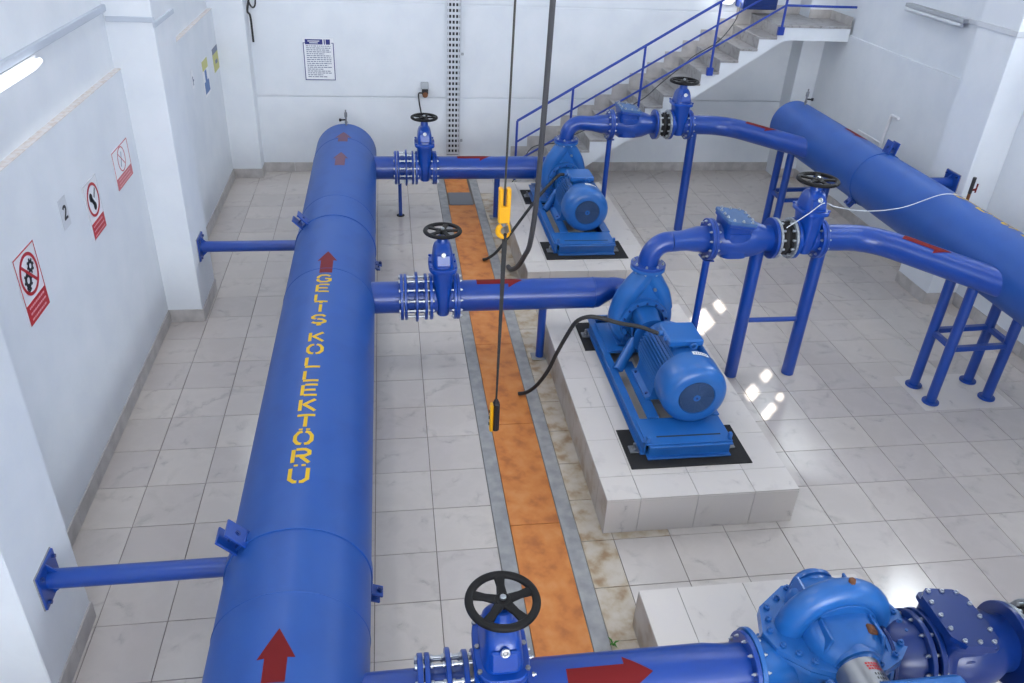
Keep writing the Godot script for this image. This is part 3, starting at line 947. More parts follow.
func build_collectors() -> void:
	var x := 0.0
	# left collector
	var t := thing("collector_pipe", "huge blue collector pipe along the left side lettered GELİŞ KOLLEKTÖRÜ in yellow", "pipe", Vector3(LC.x, LC.y - LR, -5.0))
	var mb := MB.new()
	var l := 13.3
	var prof := [Vector2(0.0, 0.0), Vector2(LR, 0.0), Vector2(LR, l - 0.02), Vector2(LR - 0.012, l - 0.005), Vector2(LR - 0.03, l), Vector2(0, l)]
	mb.lathe(MB.along(Vector3(LC.x, LC.y, 3.2), Vector3(LC.x, LC.y, -10.1)), prof, 96)
	part("shell", mb, M.collector, t)
	for z in [-9.5, -7.66, -6.03, -2.67, -0.5]:
		mb = MB.new(); mb.torus(Transform3D(Basis(Vector3.RIGHT, PI / 2), Vector3(LC.x, LC.y, z)), LR, 0.003, 72, 8)
		part("weld_seam", mb, M.collector, t)
	stencil_word(t, "GELiS KOLLEKToRu".replace("iS", "is"), LC + Vector3(-0.005, 0, 0), LR, -5.845, 0.1625, 0.104, 0.114, 0.25)
	for a in [[-2.33, 0.27, 0.15, 0.16, 0.095], [-6.15, 0.40, 0.17, 0.16, 0.1], [-8.76, 0.44, 0.2, 0.17, 0.105], [-9.55, 0.36, 0.2, 0.2, 0.11]]:
		mb = MB.new()
		mb.wrap(Vector3(LC.x, LC.y, a[0]), Vector3(0, 0, -1), Vector3.RIGHT, Vector3.UP, LR, arrow_poly(a[1], a[2], a[3], a[4]))
		part("flow_arrow", mb, M.red if a[0] > -4.0 else M.red_dull if a[0] > -8.0 else M.red_muted, t)  # arrow red gets duller and greyer further along the pipe
	# nozzles that carry the branches
	for z in [ZS[0], ZS[1], ZS[2]]:
		mb = MB.new(); mb.cyl(Vector3(LC.x + LR - 0.06, 0.66, z), Vector3(0.048, 0.66, z), 0.1365, 40)
		part("nozzle", mb, M.branch, t)
		mb = MB.new(); mb.ring(Vector3(0.046, 0.66, z), Vector3(0.072, 0.66, z), 0.10, 0.2, 40, 0.003)
		part("flange", mb, M.branch, t)
	pipe_clamp(LC + Vector3(0, 0, -7.17), LR, "blue band clamp round the left collector pipe, farther of the two", [-44.0, 113.0])
	pipe_clamp(LC + Vector3(0, 0, -3.1), LR, "blue band clamp round the left collector pipe, nearer of the two", [-44.0, 113.0])
	wall_stay(-1.81, LC.x - LR + 0.02, 0.67, -3.20, "short blue stay tube from the nearest left pillar to the collector pipe")
	wall_stay(-1.81, LC.x - LR + 0.02, 0.65, -7.33, "short blue stay tube from the far left pillar to the collector pipe")
	for z in [-9.0, -5.2, -1.2]:
		mb = MB.new()
		mb.bx(Vector3(LC.x - 0.2, 0, z - 0.06), Vector3(LC.x + 0.2, LC.y - LR + 0.03, z + 0.06), 0.01)
		solo("pipe_saddle", mb, M.concrete, Vector3(LC.x, 0, z), "low concrete saddle hidden under the left collector pipe, %s of three" % ("farthest" if z < -8.0 else "middle" if z < -4.0 else "nearest"), "saddle", "saddles under the left collector pipe")
	air_vent(Vector3(LC.x + 0.02, LC.y + LR - 0.004, -10.02), "small metal air vent on the far end of the left collector pipe")
	# right collector
	t = thing("collector_pipe", "large blue collector pipe running along the right wall on tall legs", "pipe", Vector3(RC.x, RC.y - RR, -5.0))
	mb = MB.new()
	l = 12.5
	prof = [Vector2(0.0, 0.0), Vector2(RR, 0.0), Vector2(RR, l - 0.02), Vector2(RR - 0.012, l - 0.005), Vector2(RR - 0.03, l), Vector2(0, l)]
	mb.lathe(MB.along(Vector3(RC.x, RC.y, 3.2), Vector3(RC.x, RC.y, -9.3)), prof, 80)
	part("shell", mb, M.collector, t)
	for z in [-4.4, -2.0]:
		mb = MB.new(); mb.torus(Transform3D(Basis(Vector3.RIGHT, PI / 2), Vector3(RC.x, RC.y, z)), RR, 0.005, 64, 8)
		part("weld_seam", mb, M.collector, t)
	var tip := 0.28
	var rt := Vector3(cos(tip), -sin(tip), 0)
	var ut := Vector3(sin(tip), cos(tip), 0)
	stencil_word(t, "GiDis KOLLEKToRu", RC, RR, -6.12, 0.1625, 0.115, 0.116, 0.25, rt, ut)
	mb = MB.new()
	mb.wrap(Vector3(RC.x, RC.y, -7.95), Vector3(0, 0, 1), -rt, ut, RR, arrow_poly(0.42, 0.17, 0.17, 0.1))
	part("flow_arrow", mb, M.red, t)
	pipe_clamp(RC + Vector3(0, 0, -7.3), RR, "blue band clamp round the right collector pipe", [12.0, -138.0])
	air_vent(Vector3(RC.x + 0.02, RC.y + RR - 0.004, -9.1), "small metal air vent on the far end of the right collector pipe", 1.0)
	# stay from the right pillar
	wall_stay(5.66, RC.x + RR - 0.02, 1.30, -7.2, "dark blue stay between the right collector pipe and the right pillar")
	# pressure sensor with its white lead
	var sp := Vector3(RC.x + 0.15, RC.y + RR - 0.045, -6.13)
	var sn := thing("pressure_sensor", "slim black and red pressure sensor standing on the right collector pipe", "sensor", sp)
	mb = MB.new(); mb.cyl(sp, sp + Vector3(0, 0.06, 0), 0.014, 10); part("socket", mb, M.rust, sn)
	mb = MB.new(); mb.cyl(sp + Vector3(0, 0.06, 0), sp + Vector3(0, 0.21, 0), 0.016, 14, 0.004); part("body", mb, M.ink, sn)
	mb = MB.new(); mb.cyl(sp + Vector3(0.0, 0.09, 0), sp + Vector3(0.05, 0.10, 0.0), 0.010, 8); mb.cyl(sp + Vector3(0.05, 0.07, 0), sp + Vector3(0.05, 0.15, 0.0), 0.007, 8); part("valve_lever", mb, M.red, sn)
	mb = MB.new()
	mb.tube(smooth([Vector3(3.12, 1.50, -5.64), Vector3(3.28, 1.62, -5.64), Vector3(3.40, 1.70, -5.66), Vector3(3.60, 1.61, -5.80), Vector3(4.0, 1.49, -6.0), Vector3(4.42, 1.47, -6.12), Vector3(4.80, 1.575, -6.16), sp + Vector3(-0.02, 0.03, 0)], 8), 0.004, 8)
	solo("sensor_lead", mb, M.sign_grey, Vector3(3.12, 1.5, -5.64), "thin white lead hanging between the middle discharge valve and the right collector pipe", "cable")
	# legs under the right collector
	for k in 2:
		var dz: float = [0.0, -3.42][k]
		var st := thing("pipe_stand", ["blue four-legged stand under the right collector pipe, nearer one on a tiled footing", "blue four-legged stand under the far end of the right collector pipe"][k], "stand", Vector3(4.91, 0, -5.38 + dz), "")
		for q in [[4.63, -5.50], [4.63, -5.235], [5.19, -5.53], [5.19, -5.26]]:
			mb = MB.new()
			var dxx: float = absf(q[0] - RC.x)
			var top := RC.y - sqrt(maxf(RR * RR - dxx * dxx, 0.0004)) + 0.03
			mb.cyl(Vector3(q[0], 0.02, q[1] + dz), Vector3(q[0], minf(top, 1.27), q[1] + dz), 0.043, 24)
			part("leg", mb, M.branch, st)
			mb = MB.new(); mb.cyl(Vector3(q[0], 0.003, q[1] + dz), Vector3(q[0], 0.022, q[1] + dz), 0.072, 24, 0.003)
			part("foot_plate", mb, M.branch, st)
		for q in [[Vector3(4.63, 0.58, -5.50), Vector3(5.19, 0.58, -5.53)], [Vector3(4.63, 0.55, -5.235), Vector3(5.19, 0.55, -5.26)], [Vector3(4.63, 0.57, -5.50), Vector3(4.63, 0.57, -5.235)], [Vector3(5.19, 0.57, -5.53), Vector3(5.19, 0.57, -5.26)]]:
			mb = MB.new(); mb.box(Transform3D(MB.along(q[0], q[1]).basis, (q[0] + q[1]) / 2 + Vector3(0, 0, dz)), Vector3(0.045, q[0].distance_to(q[1]), 0.045), 0.004)
			part("brace", mb, M.branch, st)
	mb = MB.new(); mb.bx(Vector3(4.515, 0.0, -5.65), Vector3(5.36, 0.0035, -5.115), 0.002)
	solo("footing_tile", mb, M.plinth_tile, Vector3(4.93, 0, -5.38), "square of patched tile under the nearer four-legged stand", "tile")
	# white conduit on the right wall
	var pc := thing("white_conduit", "thin white plastic conduit bent on the right wall behind the collector pipe", "conduit", Vector3(5.975, 1.1, -9.3))
	mb = MB.new(); mb.tube(smooth([Vector3(5.975, 1.02, -9.05), Vector3(5.975, 1.44, -9.0), Vector3(5.975, 1.49, -8.98)], 4), 0.016, 10)
	part("riser", mb, M.pvc, pc)
	mb = MB.new(); mb.tube([Vector3(5.975, 1.49, -8.98), Vector3(5.975, 1.495, -8.83)], 0.019, 10)
	part("elbow", mb, M.pvc, pc)
	mb = MB.new(); mb.tube([Vector3(5.975, 1.13, -9.05), Vector3(5.975, 1.13, -9.6)], 0.011, 10)
	part("side_run", mb, M.pvc, pc)

# ------------------------------------------------------------------ valves and fittings
func handwheel(parent: Node3D, c: Vector3, R: float, turn: float) -> void:
	var mb := MB.new()
	mb.torus(Transform3D(Basis(), c), R - 0.017, 0.0185, 56, 14, 0.85)
	var rim := part("handwheel", mb, M.wheel, parent)
	mb = MB.new()
	mb.cyl(c + Vector3(0, -0.02, 0), c + Vector3(0, 0.012, 0), 0.036, 24, 0.004)
	part("hub", mb, M.wheel, rim)
	for k in 5:
		mb = MB.new()
		var a := turn + TAU * k / 5
		var d := Vector3(sin(a), 0, cos(a))
		mb.loft(Transform3D(Basis(d.cross(Vector3.UP), d, -Vector3.UP).orthonormalized(), c), [[0.02, 0.024, 0.009, 4.0], [R * 0.5, 0.018, 0.008, 4.0], [R - 0.012, 0.026, 0.009, 4.0]], 16)
		part("spoke", mb, M.wheel, rim)
	mb = MB.new(); mb.cyl(c + Vector3(0, 0.012, 0), c + Vector3(0, 0.028, 0), 0.014, 16, 0.003)
	part("spindle_nut", mb, M.chrome, rim)

# c = axis centre, w = half face to face, rf = flange radius, hw = handwheel centre height over the axis
func gate_valve(c: Vector3, w: float, rp: float, rf: float, hw: float, R: float, label: String, mat_: Material, turn: float, big := false) -> void:
	var t := thing("gate_valve", label, "valve", c + Vector3(0, -rf, 0))
	var X := Vector3.RIGHT
	for s in [-1.0, 1.0]:
		var mb := MB.new()
		mb.ring(c + X * s * (w - 0.026), c + X * s * w, rp * 0.6, rf, 44, 0.003)
		part("flange", mb, mat_, t)
		mb = MB.new(); mb.cyl(c + X * s * 0.02, c + X * s * (w - 0.02), rp * 0.98, 36, 0.0, rp * 1.05)
		part("neck", mb, mat_, t)
	var k := hw / 0.61
	var mb := MB.new()
	var o := Transform3D(Basis(), c)
	# wedge housing: narrow at the foot, wide at the bonnet joint
	mb.loft(o, [[-rp * 1.12, 0.03, rp * 0.5, 2.4], [-rp * 1.0, 0.058, rp * 0.85, 2.6], [-rp * 0.3, 0.068, rp * 1.12, 2.8], [rp * 0.5, 0.078, rp * 1.14, 3.0], [0.20 * k, 0.088, rp * 1.15, 3.2], [0.285 * k, 0.096, rp * 1.18, 3.4], [0.292 * k, 0.098, rp * 1.2, 3.4]], 36)
	part("body", mb, mat_, t)
	mb = MB.new()
	mb.loft(o, [[0.292 * k, 0.120, rp * 1.36, 3.6], [0.322 * k, 0.120, rp * 1.36, 3.6], [0.328 * k, 0.116, rp * 1.32, 3.6]], 36)
	var bfl := part("bonnet_flange", mb, mat_, t)
	mb = MB.new()
	mb.loft(o, [[0.33 * k, 0.092, rp * 1.10, 4.0], [0.37 * k, 0.088, rp * 1.05, 4.0], [0.44 * k, 0.080, rp * 0.92, 4.0], [0.485 * k, 0.068, rp * 0.72, 3.6], [0.505 * k, 0.056, 0.06, 3.0], [0.515 * k, 0.046, 0.05, 2.2], [0.565 * k, 0.042, 0.042, 2.0], [0.57 * k, 0.032, 0.032, 2.0]], 36)
	var bon := part("bonnet", mb, mat_, t)
	# raised panel and eye on the front
	mb = MB.new(); mb.box(Transform3D(Basis(X, -0.27), c + Vector3(0, 0.40 * k, rp * 1.03)), Vector3(0.12, 0.10 * k, 0.022), 0.009)
	part("bonnet_pad", mb, mat_, bon)
	mb = MB.new(); mb.torus(Transform3D(Basis(X, 1.2), c + Vector3(0.0, 0.45 * k, rp * 1.02)), 0.015, 0.007, 20, 8)
	mb.cyl(c + Vector3(0, 0.44 * k, rp * 0.8), c + Vector3(0, 0.45 * k, rp * 1.02), 0.008, 8)
	part("lifting_eye", mb, M.chrome, bon)
	mb = MB.new(); mb.cyl(c + Vector3(0, 0.56 * k, 0), c + Vector3(0, hw - 0.01, 0), 0.014, 14)
	part("spindle", mb, M.steel, t)
	for a in [[-1, -0.8], [1, -0.8], [-1, 0.0], [1, 0.0], [-1, 0.8], [1, 0.8]]:
		mb = MB.new()
		var p := c + Vector3(a[0] * 0.103, 0.325 * k, a[1] * rp * 1.18)
		mb.cyl(p, p + Vector3(0, 0.014, 0), 0.012, 6, 0.002)
		part("bonnet_bolt", mb, mat_ if not big else M.steel, bfl)
	handwheel(t, c + Vector3(0, hw, 0), R, turn)

func flange_bolts(parent: Node3D, xa: float, xb: float, c: Vector3, R: float, cnt: int, br := 0.011) -> void:
	var mb := MB.new()
	mb.bolts(Vector3(xa, c.y, c.z), Vector3(xb, c.y, c.z), R, cnt, br, 0.012)
	part("flange_bolts", mb, M.chrome, parent, "stuff")

func dismantling_joint(c: Vector3, label: String) -> void:
	# c.x = left face; three rings on threaded rods
	var t := thing("dismantling_joint", label, "pipe joint", c + Vector3(0, -0.2, 0))
	var z := c.z
	var y := c.y
	for q in [[0.0, 0.024, 0.2], [0.094, 0.116, 0.215], [0.172, 0.196, 0.2]]:
		var mb := MB.new()
		mb.ring(Vector3(c.x + q[0], y, z), Vector3(c.x + q[1], y, z), 0.13, q[2], 44, 0.003)
		part("ring_flange", mb, M.branch, t)
	var mb := MB.new(); mb.cyl(Vector3(c.x + 0.01, y, z), Vector3(c.x + 0.19, y, z), 0.142, 40)
	part("sleeve", mb, M.branch, t)
	for i in 12:
		var a := TAU * (i + 0.5) / 12
		var d := Vector3(0, sin(a), cos(a)) * 0.176
		var p := Vector3(c.x, y, z) + d
		mb = MB.new()
		mb.cyl(p + Vector3(-0.045, 0, 0), p + Vector3(0.252, 0, 0), 0.008, 8)
		for xx in [-0.045, 0.026, 0.079, 0.118, 0.157, 0.234]:
			mb.cyl(p + Vector3(xx, 0, 0), p + Vector3(xx + 0.013, 0, 0), 0.0145, 6, 0.002)
		part("tie_rod", mb, M.chrome, t)

func expansion_joint(c: Vector3, l: float, rf: float, label: String) -> void:
	var t := thing("expansion_joint", label, "rubber joint", c + Vector3(l / 2, -rf, 0))
	var X := Vector3.RIGHT
	for q in [[0.0, 0.022], [l - 0.022, l]]:
		var mb := MB.new(); mb.ring(c + X * q[0], c + X * q[1], rf * 0.62, rf, 44, 0.004)
		part("ring_flange", mb, M.galv, t)
	var mb := MB.new()
	mb.lathe(MB.along(c + X * 0.02, c + X * (l - 0.02)), [Vector2(rf * 0.80, 0), Vector2(rf * 0.82, 0.012), Vector2(rf * 0.70, 0.026), Vector2(rf * 0.80, (l - 0.04) * 0.42), Vector2(rf * 0.80, (l - 0.04) * 0.58), Vector2(rf * 0.70, l - 0.066), Vector2(rf * 0.82, l - 0.052), Vector2(rf * 0.80, l - 0.04)], 40, 60.0)
	part("rubber_bellows", mb, M.rubber, t)
	mb = MB.new()
	for i in 12:
		var a := TAU * (i + 0.5) / 12
		var d := Vector3(0, sin(a), cos(a)) * (rf * 0.87)
		for q in [[-0.012, 0.05], [l - 0.05, l + 0.012]]:
			mb.cyl(c + d + X * q[0], c + d + X * q[1], 0.011, 6, 0.002)
	part("flange_bolts", mb, M.chrome, t, "stuff")

func check_valve(c: Vector3, l: float, rp: float, rf: float, label: String, mat_: Material, cover_y: float, cover: Vector2, tilt: float, singly := false, frac := 0.33, lid: Material = null) -> void:
	# c = left face on the axis
	var t := thing("check_valve", label, "check valve", c + Vector3(l / 2, -rf, 0))
	var X := Vector3.RIGHT
	for q in [[0.0, 0.026], [l - 0.026, l]]:
		var mb := MB.new(); mb.ring(c + X * q[0], c + X * q[1], rp * 0.7, rf, 44, 0.003)
		part("flange", mb, mat_, t)
	var mb := MB.new()
	mb.lathe(MB.along(c + X * 0.02, c + X * (l - 0.02)), [Vector2(rp, 0), Vector2(rp * 1.02, 0.03), Vector2(rp * 1.38, 0.09), Vector2(rp * 1.42, l * 0.5), Vector2(rp * 1.3, l * 0.66), Vector2(rp * 1.0, l * 0.82), Vector2(rp, l - 0.04)], 44, 50.0)
	part("body", mb, mat_, t)
	var cc := c + Vector3(l * frac, cover_y, 0)
	var b := Basis(Vector3.BACK, tilt)
	# bonnet box that grows out of the body
	mb = MB.new()
	if not singly:
		mb.loft(Transform3D(Basis(), c + X * l * frac), [[-rp * 1.25, cover.x * 0.36, rp * 0.8, 3.0], [-rp * 1.1, cover.x * 0.44, rp * 1.2, 4.0], [0.0, cover.x * 0.47, rp * 1.38, 5.0], [rp * 0.9, cover.x * 0.46, rp * 1.36, 5.0]], 40)
	mb.loft(Transform3D(b, cc), [[-cover_y * 0.98, cover.x * 0.46, rp * 1.32, 4.0], [-cover_y * 0.5, cover.x * 0.44, cover.y * 0.42, 6.0], [-0.03, cover.x * 0.45, cover.y * 0.45, 7.0], [-0.022, cover.x * 0.495, cover.y * 0.495, 9.0], [0.0, cover.x * 0.495, cover.y * 0.495, 9.0]], 40)
	part("bonnet", mb, mat_, t)
	mb = MB.new()
	var hx := cover.x / 2
	var hz := cover.y / 2
	var k := minf(hx, hz) * (0.4 if singly else 0.14)
	mb.extrude(Transform3D(b * Basis(X, PI / 2), cc + b.y * 0.012), PackedVector2Array([Vector2(-hx + k, -hz), Vector2(hx - k, -hz), Vector2(hx, -hz + k), Vector2(hx, hz - k), Vector2(hx - k, hz), Vector2(-hx + k, hz), Vector2(-hx, hz - k), Vector2(-hx, -hz + k)]), 0.024)
	var cpl := part("cover_plate", mb, lid if lid else mat_, t)
	var bolts := MB.new()
	var spots := [[-0.62, -0.86], [0.62, -0.86], [0.84, -0.45], [0.84, 0.0], [0.84, 0.45], [0.62, 0.86], [0.0, 0.88], [-0.62, 0.86], [-0.84, 0.45], [-0.84, -0.45], [0.0, -0.88], [-0.84, 0.0]]
	for s in spots:
		if singly:
			bolts = MB.new()
		var p := cc + b * Vector3(s[0] * hx, 0.024, s[1] * hz)
		bolts.cyl(p, p + b.y * 0.012, 0.0125, 6, 0.003)
		bolts.cyl(p, p + b.y * 0.018, 0.007, 8)
		if singly:
			part("cover_bolt", bolts, M.chrome, cpl)
	if not singly:
		part("cover_bolts", bolts, M.chrome, cpl, "stuff")
	# pad with the maker's cast roundel on the side
	mb = MB.new(); mb.cyl(c + Vector3(l * frac, cover_y * 0.3, rp * 1.2), c + Vector3(l * frac, cover_y * 0.3, cover.y * 0.44 + 0.006), 0.05, 24, 0.004)
	part("side_boss", mb, mat_, t)

const ZS := [-9.53, -6.20, -2.315]
const ZD := [-9.12, -5.78, -2.33]
const YD := [1.325, 1.35, 0.66]
const PZ := [-3.42, 0.0]
const ROW := ["of the far row", "of the middle row", "of the nearest row"]
var plinths := [[1.357, 2.725, -10.0, -7.36], [1.357, 2.725, -6.6, -3.92], [1.357, 2.725, -3.15, -0.46]]

func build_plinth(k: int) -> void:
	var p = plinths[k]
	var lb: String = ["tiled plinth under the far motor pump near the stairs", "tiled plinth under the middle motor pump, its front face in full view", "tiled plinth under the nearest pump at the bottom edge"][k]
	var t := thing("pump_plinth", lb, "plinth", Vector3((p[0] + p[1]) / 2, 0, (p[2] + p[3]) / 2))
	var mb := MB.new(); mb.bx(Vector3(p[0] + 0.008, 0.0, p[2] + 0.008), Vector3(p[1] - 0.008, 0.292, p[3] - 0.008))
	part("core", mb, M.grout, t)
	var xs := [p[0], p[0] + 0.235, p[0] + 0.64, p[0] + 1.045, p[1]]
	var zs := [p[3], p[3] - 0.235]
	while zs[zs.size() - 1] - 0.41 > p[2] + 0.06:
		zs.append(zs[zs.size() - 1] - 0.41)
	zs.append(p[2])
	for i in 4:
		for j in zs.size() - 1:
			part("top_tile", tile_mesh(xs[i], xs[i + 1], zs[j + 1], zs[j], 0.288, 0.30 + 0.0006 * ((i + j) % 2), 0.0014), M.plinth_tile, t)
	for i in 4:
		mb = MB.new(); mb.bx(Vector3(xs[i] + 0.0014, 0.002, p[3] - 0.01), Vector3(xs[i + 1] - 0.0014, 0.287, p[3]), 0.0015)
		part("front_tile", mb, M.plinth_tile, t)
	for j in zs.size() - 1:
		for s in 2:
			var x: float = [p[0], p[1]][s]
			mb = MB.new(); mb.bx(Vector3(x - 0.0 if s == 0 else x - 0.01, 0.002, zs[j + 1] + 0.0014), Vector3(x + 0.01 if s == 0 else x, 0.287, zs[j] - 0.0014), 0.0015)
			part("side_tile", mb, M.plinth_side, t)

func arc(c: Vector3, u: Vector3, w: Vector3, r: float, a0: float, a1: float, n := 10) -> Array:
	var out := []
	for i in n + 1:
		var a := lerpf(a0, a1, float(i) / n)
		out.append(c + (u * cos(a) + w * sin(a)) * r)
	return out

# pad, base frame, pump, motor (dz moves the middle row's set to another row)
func build_pump(k: int) -> void:
	var D := Vector3(0, 0, PZ[k])
	var who: String = ["far", "middle"][k]
	var place: String = ["near the stairs", "on the middle plinth"][k]
	var mb := MB.new()
	# pads
	mb = MB.new(); mb.bx(Vector3(1.605, 0.3006, -4.665) + D, Vector3(2.50, 0.309, -4.215) + D, 0.002)
	solo("rubber_pad", mb, M.pad, Vector3(2.05, 0.3006, -4.44) + D, "black rubber pad under the front of the %s pump's skid, %s" % [who, place], "pad")
	mb = MB.new(); mb.bx(Vector3(1.62, 0.3006, -6.28) + D, Vector3(2.50, 0.309, -5.80) + D, 0.002)
	solo("rubber_pad", mb, M.pad, Vector3(2.05, 0.3006, -6.04) + D, "black rubber pad under the rear of the %s pump's skid, %s" % [who, place], "pad")
	# base frame
	var y0 := 0.309
	var y1 := 0.425
	var bf := thing("pump_skid", "light blue channel steel skid frame of the %s pump set" % who, "skid frame", Vector3(2.02, y0, -5.2) + D)
	for x in [1.735, 2.335]:
		mb = MB.new()
		mb.bx(Vector3(x - 0.03, y0, -6.15) + D, Vector3(x + 0.03, y0 + 0.012, -4.36) + D, 0.002)
		mb.bx(Vector3(x - 0.03, y1 - 0.012, -6.15) + D, Vector3(x + 0.03, y1, -4.36) + D, 0.002)
		mb.bx(Vector3(x - 0.006, y0 + 0.01, -6.15) + D, Vector3(x + 0.006, y1 - 0.01, -4.36) + D, 0.002)
		part("side_rail", mb, M.pump, bf)
	for z in [[-4.36, -4.325], [-6.19, -6.15]]:
		mb = MB.new()
		mb.bx(Vector3(1.755, y0, z[0]) + D, Vector3(2.36, y1, z[1]) + D, 0.004)
		mb.bx(Vector3(1.745, y1 - 0.014, z[0] - 0.02) + D, Vector3(2.365, y1, z[1] + 0.03) + D, 0.003)
		mb.bx(Vector3(1.745, y0, z[0] - 0.02) + D, Vector3(2.365, y0 + 0.014, z[1] + 0.03) + D, 0.003)
		part("cross_beam", mb, M.pump, bf)
	mb = MB.new(); mb.bx(Vector3(1.725, y1 + 0.0005, -4.62) + D, Vector3(2.365, y1 + 0.012, -4.315) + D, 0.003)
	part("top_plate", mb, M.pump, bf)
	mb = MB.new(); mb.bx(Vector3(1.82, y1 + 0.011, -4.405) + D, Vector3(2.30, y1 + 0.0135, -4.39) + D, 0.0005)
	part("slot", mb, M.dark, bf)
	mb = MB.new(); mb.bx(Vector3(1.75, y1 - 0.02, -6.05) + D, Vector3(2.32, y1 + 0.01, -5.58) + D, 0.003)
	part("pump_seat", mb, M.pump, bf)
	for x in [1.675, 2.395]:
		for z in [-4.42, -6.05]:
			mb = MB.new()
			mb.bx(Vector3(x - 0.035, y0, z - 0.04) + D, Vector3(x + 0.035, y0 + 0.012, z + 0.04) + D, 0.002)
			mb.cyl(Vector3(x, y0 + 0.01, z) + D, Vector3(x, y0 + 0.06, z) + D, 0.012, 8)
			mb.cyl(Vector3(x, y0 + 0.012, z) + D, Vector3(x, y0 + 0.03, z) + D, 0.02, 6)
			part("anchor_lug", mb, M.steel, bf)
	# bent bracket that reaches from the rail to the bearing bracket
	mb = MB.new()
	mb.tube([Vector3(1.765, y1, -5.30) + D, Vector3(1.93, 0.60, -5.47) + D], 0.048, 4)
	part("strut", mb, M.pump, bf)
	mb = MB.new()
	mb.tube([Vector3(2.30, y1, -5.30) + D, Vector3(2.17, 0.60, -5.47) + D], 0.048, 4)
	part("strut", mb, M.pump, bf)
	# pump
	var c := Vector3(2.05, 0.67, -5.74) + D
	var ny: float = YD[k] - 1.35
	var pm := thing("centrifugal_pump", "light blue end-suction pump casing with snail-shaped volute, %s row" % who, "pump", Vector3(2.04, y1, -5.76) + D)
	mb = MB.new()
	var path := []
	var rad := []
	for i in 33:
		var a := deg_to_rad(64.0 - 262.0 * i / 32.0)
		path.append(c + Vector3(cos(a), sin(a), 0) * lerpf(0.185, 0.195, i / 32.0))
		rad.append(lerpf(0.075, 0.092, i / 32.0))
	for q in [[-0.17, 0.13, 0.094], [-0.135, 0.22, 0.094], [-0.08, 0.31, 0.09], [-0.02, 0.39, 0.086], [0.0, 0.46 + ny, 0.084]]:
		path.append(c + Vector3(q[0], q[1], 0)); rad.append(q[2])
	mb.tube(path, rad, 28)
	# right cheek of the neck
	mb.tube(smooth([c + Vector3(0.185, 0.08, 0), c + Vector3(0.15, 0.20, 0), c + Vector3(0.085, 0.31, 0), c + Vector3(0.0, 0.45 + ny, 0)], 5), 0.078, 20)
	mb.extrude(Transform3D(Basis(), c), PackedVector2Array([Vector2(-0.15, 0.08), Vector2(0.16, 0.08), Vector2(0.07, 0.33), Vector2(-0.05, 0.36)]), 0.125)
	part("volute", mb, M.pump, pm)
	mb = MB.new()
	mb.lathe(MB.along(c + Vector3(0, 0, -0.10), c + Vector3(0, 0, 0.11)), [Vector2(0, 0), Vector2(0.155, 0), Vector2(0.17, 0.02), Vector2(0.20, 0.05), Vector2(0.205, 0.19), Vector2(0.20, 0.215), Vector2(0.165, 0.22), Vector2(0.155, 0.185), Vector2(0.08, 0.18), Vector2(0, 0.18)], 48, 25.0)
	var ccv := part("casing_cover", mb, M.pump, pm)
	mb = MB.new(); mb.bolts(c + Vector3(0, 0, 0.10), c + Vector3(0, 0, 0.118), 0.182, 14, 0.010, 0.012, false)
	part("cover_bolts", mb, M.navy, ccv, "stuff")
	mb = MB.new(); mb.ring(c + Vector3(0.0, 0.445 + ny, 0), c + Vector3(0.0, 0.471 + ny, 0), 0.07, 0.142, 40, 0.003)
	part("discharge_flange", mb, M.pump, pm)
	mb = MB.new(); mb.cyl(c + Vector3(0, 0, -0.09), c + Vector3(0, 0, -0.17), 0.105, 36)
	mb.ring(c + Vector3(0, 0, -0.19), c + Vector3(0, 0, -0.165), 0.09, 0.17, 40, 0.003)
	part("suction_flange", mb, M.pump, pm)
	# bearing lantern and coupling
	mb = MB.new()
	mb.loft(MB.along(c + Vector3(0, 0, 0.09), c + Vector3(0, 0, 0.36)), [[0, 0.105, 0.15, 5.0], [0.07, 0.10, 0.14, 5.0], [0.2, 0.09, 0.12, 4.0], [0.235, 0.10, 0.13, 3.5], [0.27, 0.16, 0.16, 2.2]], 36)
	part("bearing_bracket", mb, M.pump, pm)
	for s in [-1.0, 1.0]:
		mb = MB.new(); mb.box(Transform3D(Basis(), c + Vector3(s * 0.115, -0.03, 0.15)), Vector3(0.012, 0.12, 0.10), 0.004)
		part("rib", mb, M.pump, pm)
	for x in [-0.13, 0.13]:
		mb = MB.new()
		mb.bx(c + Vector3(x - 0.03, y1 + 0.0105 - c.y, -0.08), c + Vector3(x + 0.03, -0.13, 0.08), 0.005)
		mb.bx(c + Vector3(x - 0.07, y1 + 0.0105 - c.y, -0.09), c + Vector3(x + 0.07, y1 + 0.03 - c.y, 0.09), 0.004)
		part("foot", mb, M.pump, pm)
	mb = MB.new(); mb.cyl(c + Vector3(0.06, 0.29, 0.07), c + Vector3(0.06, 0.29, 0.10), 0.014, 6, 0.003)
	part("plug", mb, M.chrome, pm)
	# motor
	var mz0 := -5.36
	var mz1: float = [-4.62, -4.53][k]
	var f := 0.83
	var m := Vector3([2.10, 2.13][k], 0.665, 0) + D
	var ml := mz1 - 0.215 - mz0
	var mt := thing("electric_motor", "light blue finned electric motor with round fan cover, %s row" % who, "motor", Vector3(2.10, y1 + 0.014, -4.95) + D)
	var P := func(z: float) -> Vector3: return m + Vector3(0, 0, z)
	mb = MB.new()
	mb.lathe(MB.along(P.call(mz0), P.call(mz0 + ml)), [Vector2(0, 0), Vector2(0.20 * f, 0), Vector2(0.215 * f, 0.015), Vector2(0.215 * f, 0.05), Vector2(0.242 * f, 0.07), Vector2(0.247 * f, 0.09), Vector2(0.247 * f, ml - 0.02), Vector2(0.23 * f, ml - 0.005), Vector2(0, ml)], 56, 20.0)
	part("frame", mb, M.pump, mt)
	mb = MB.new()
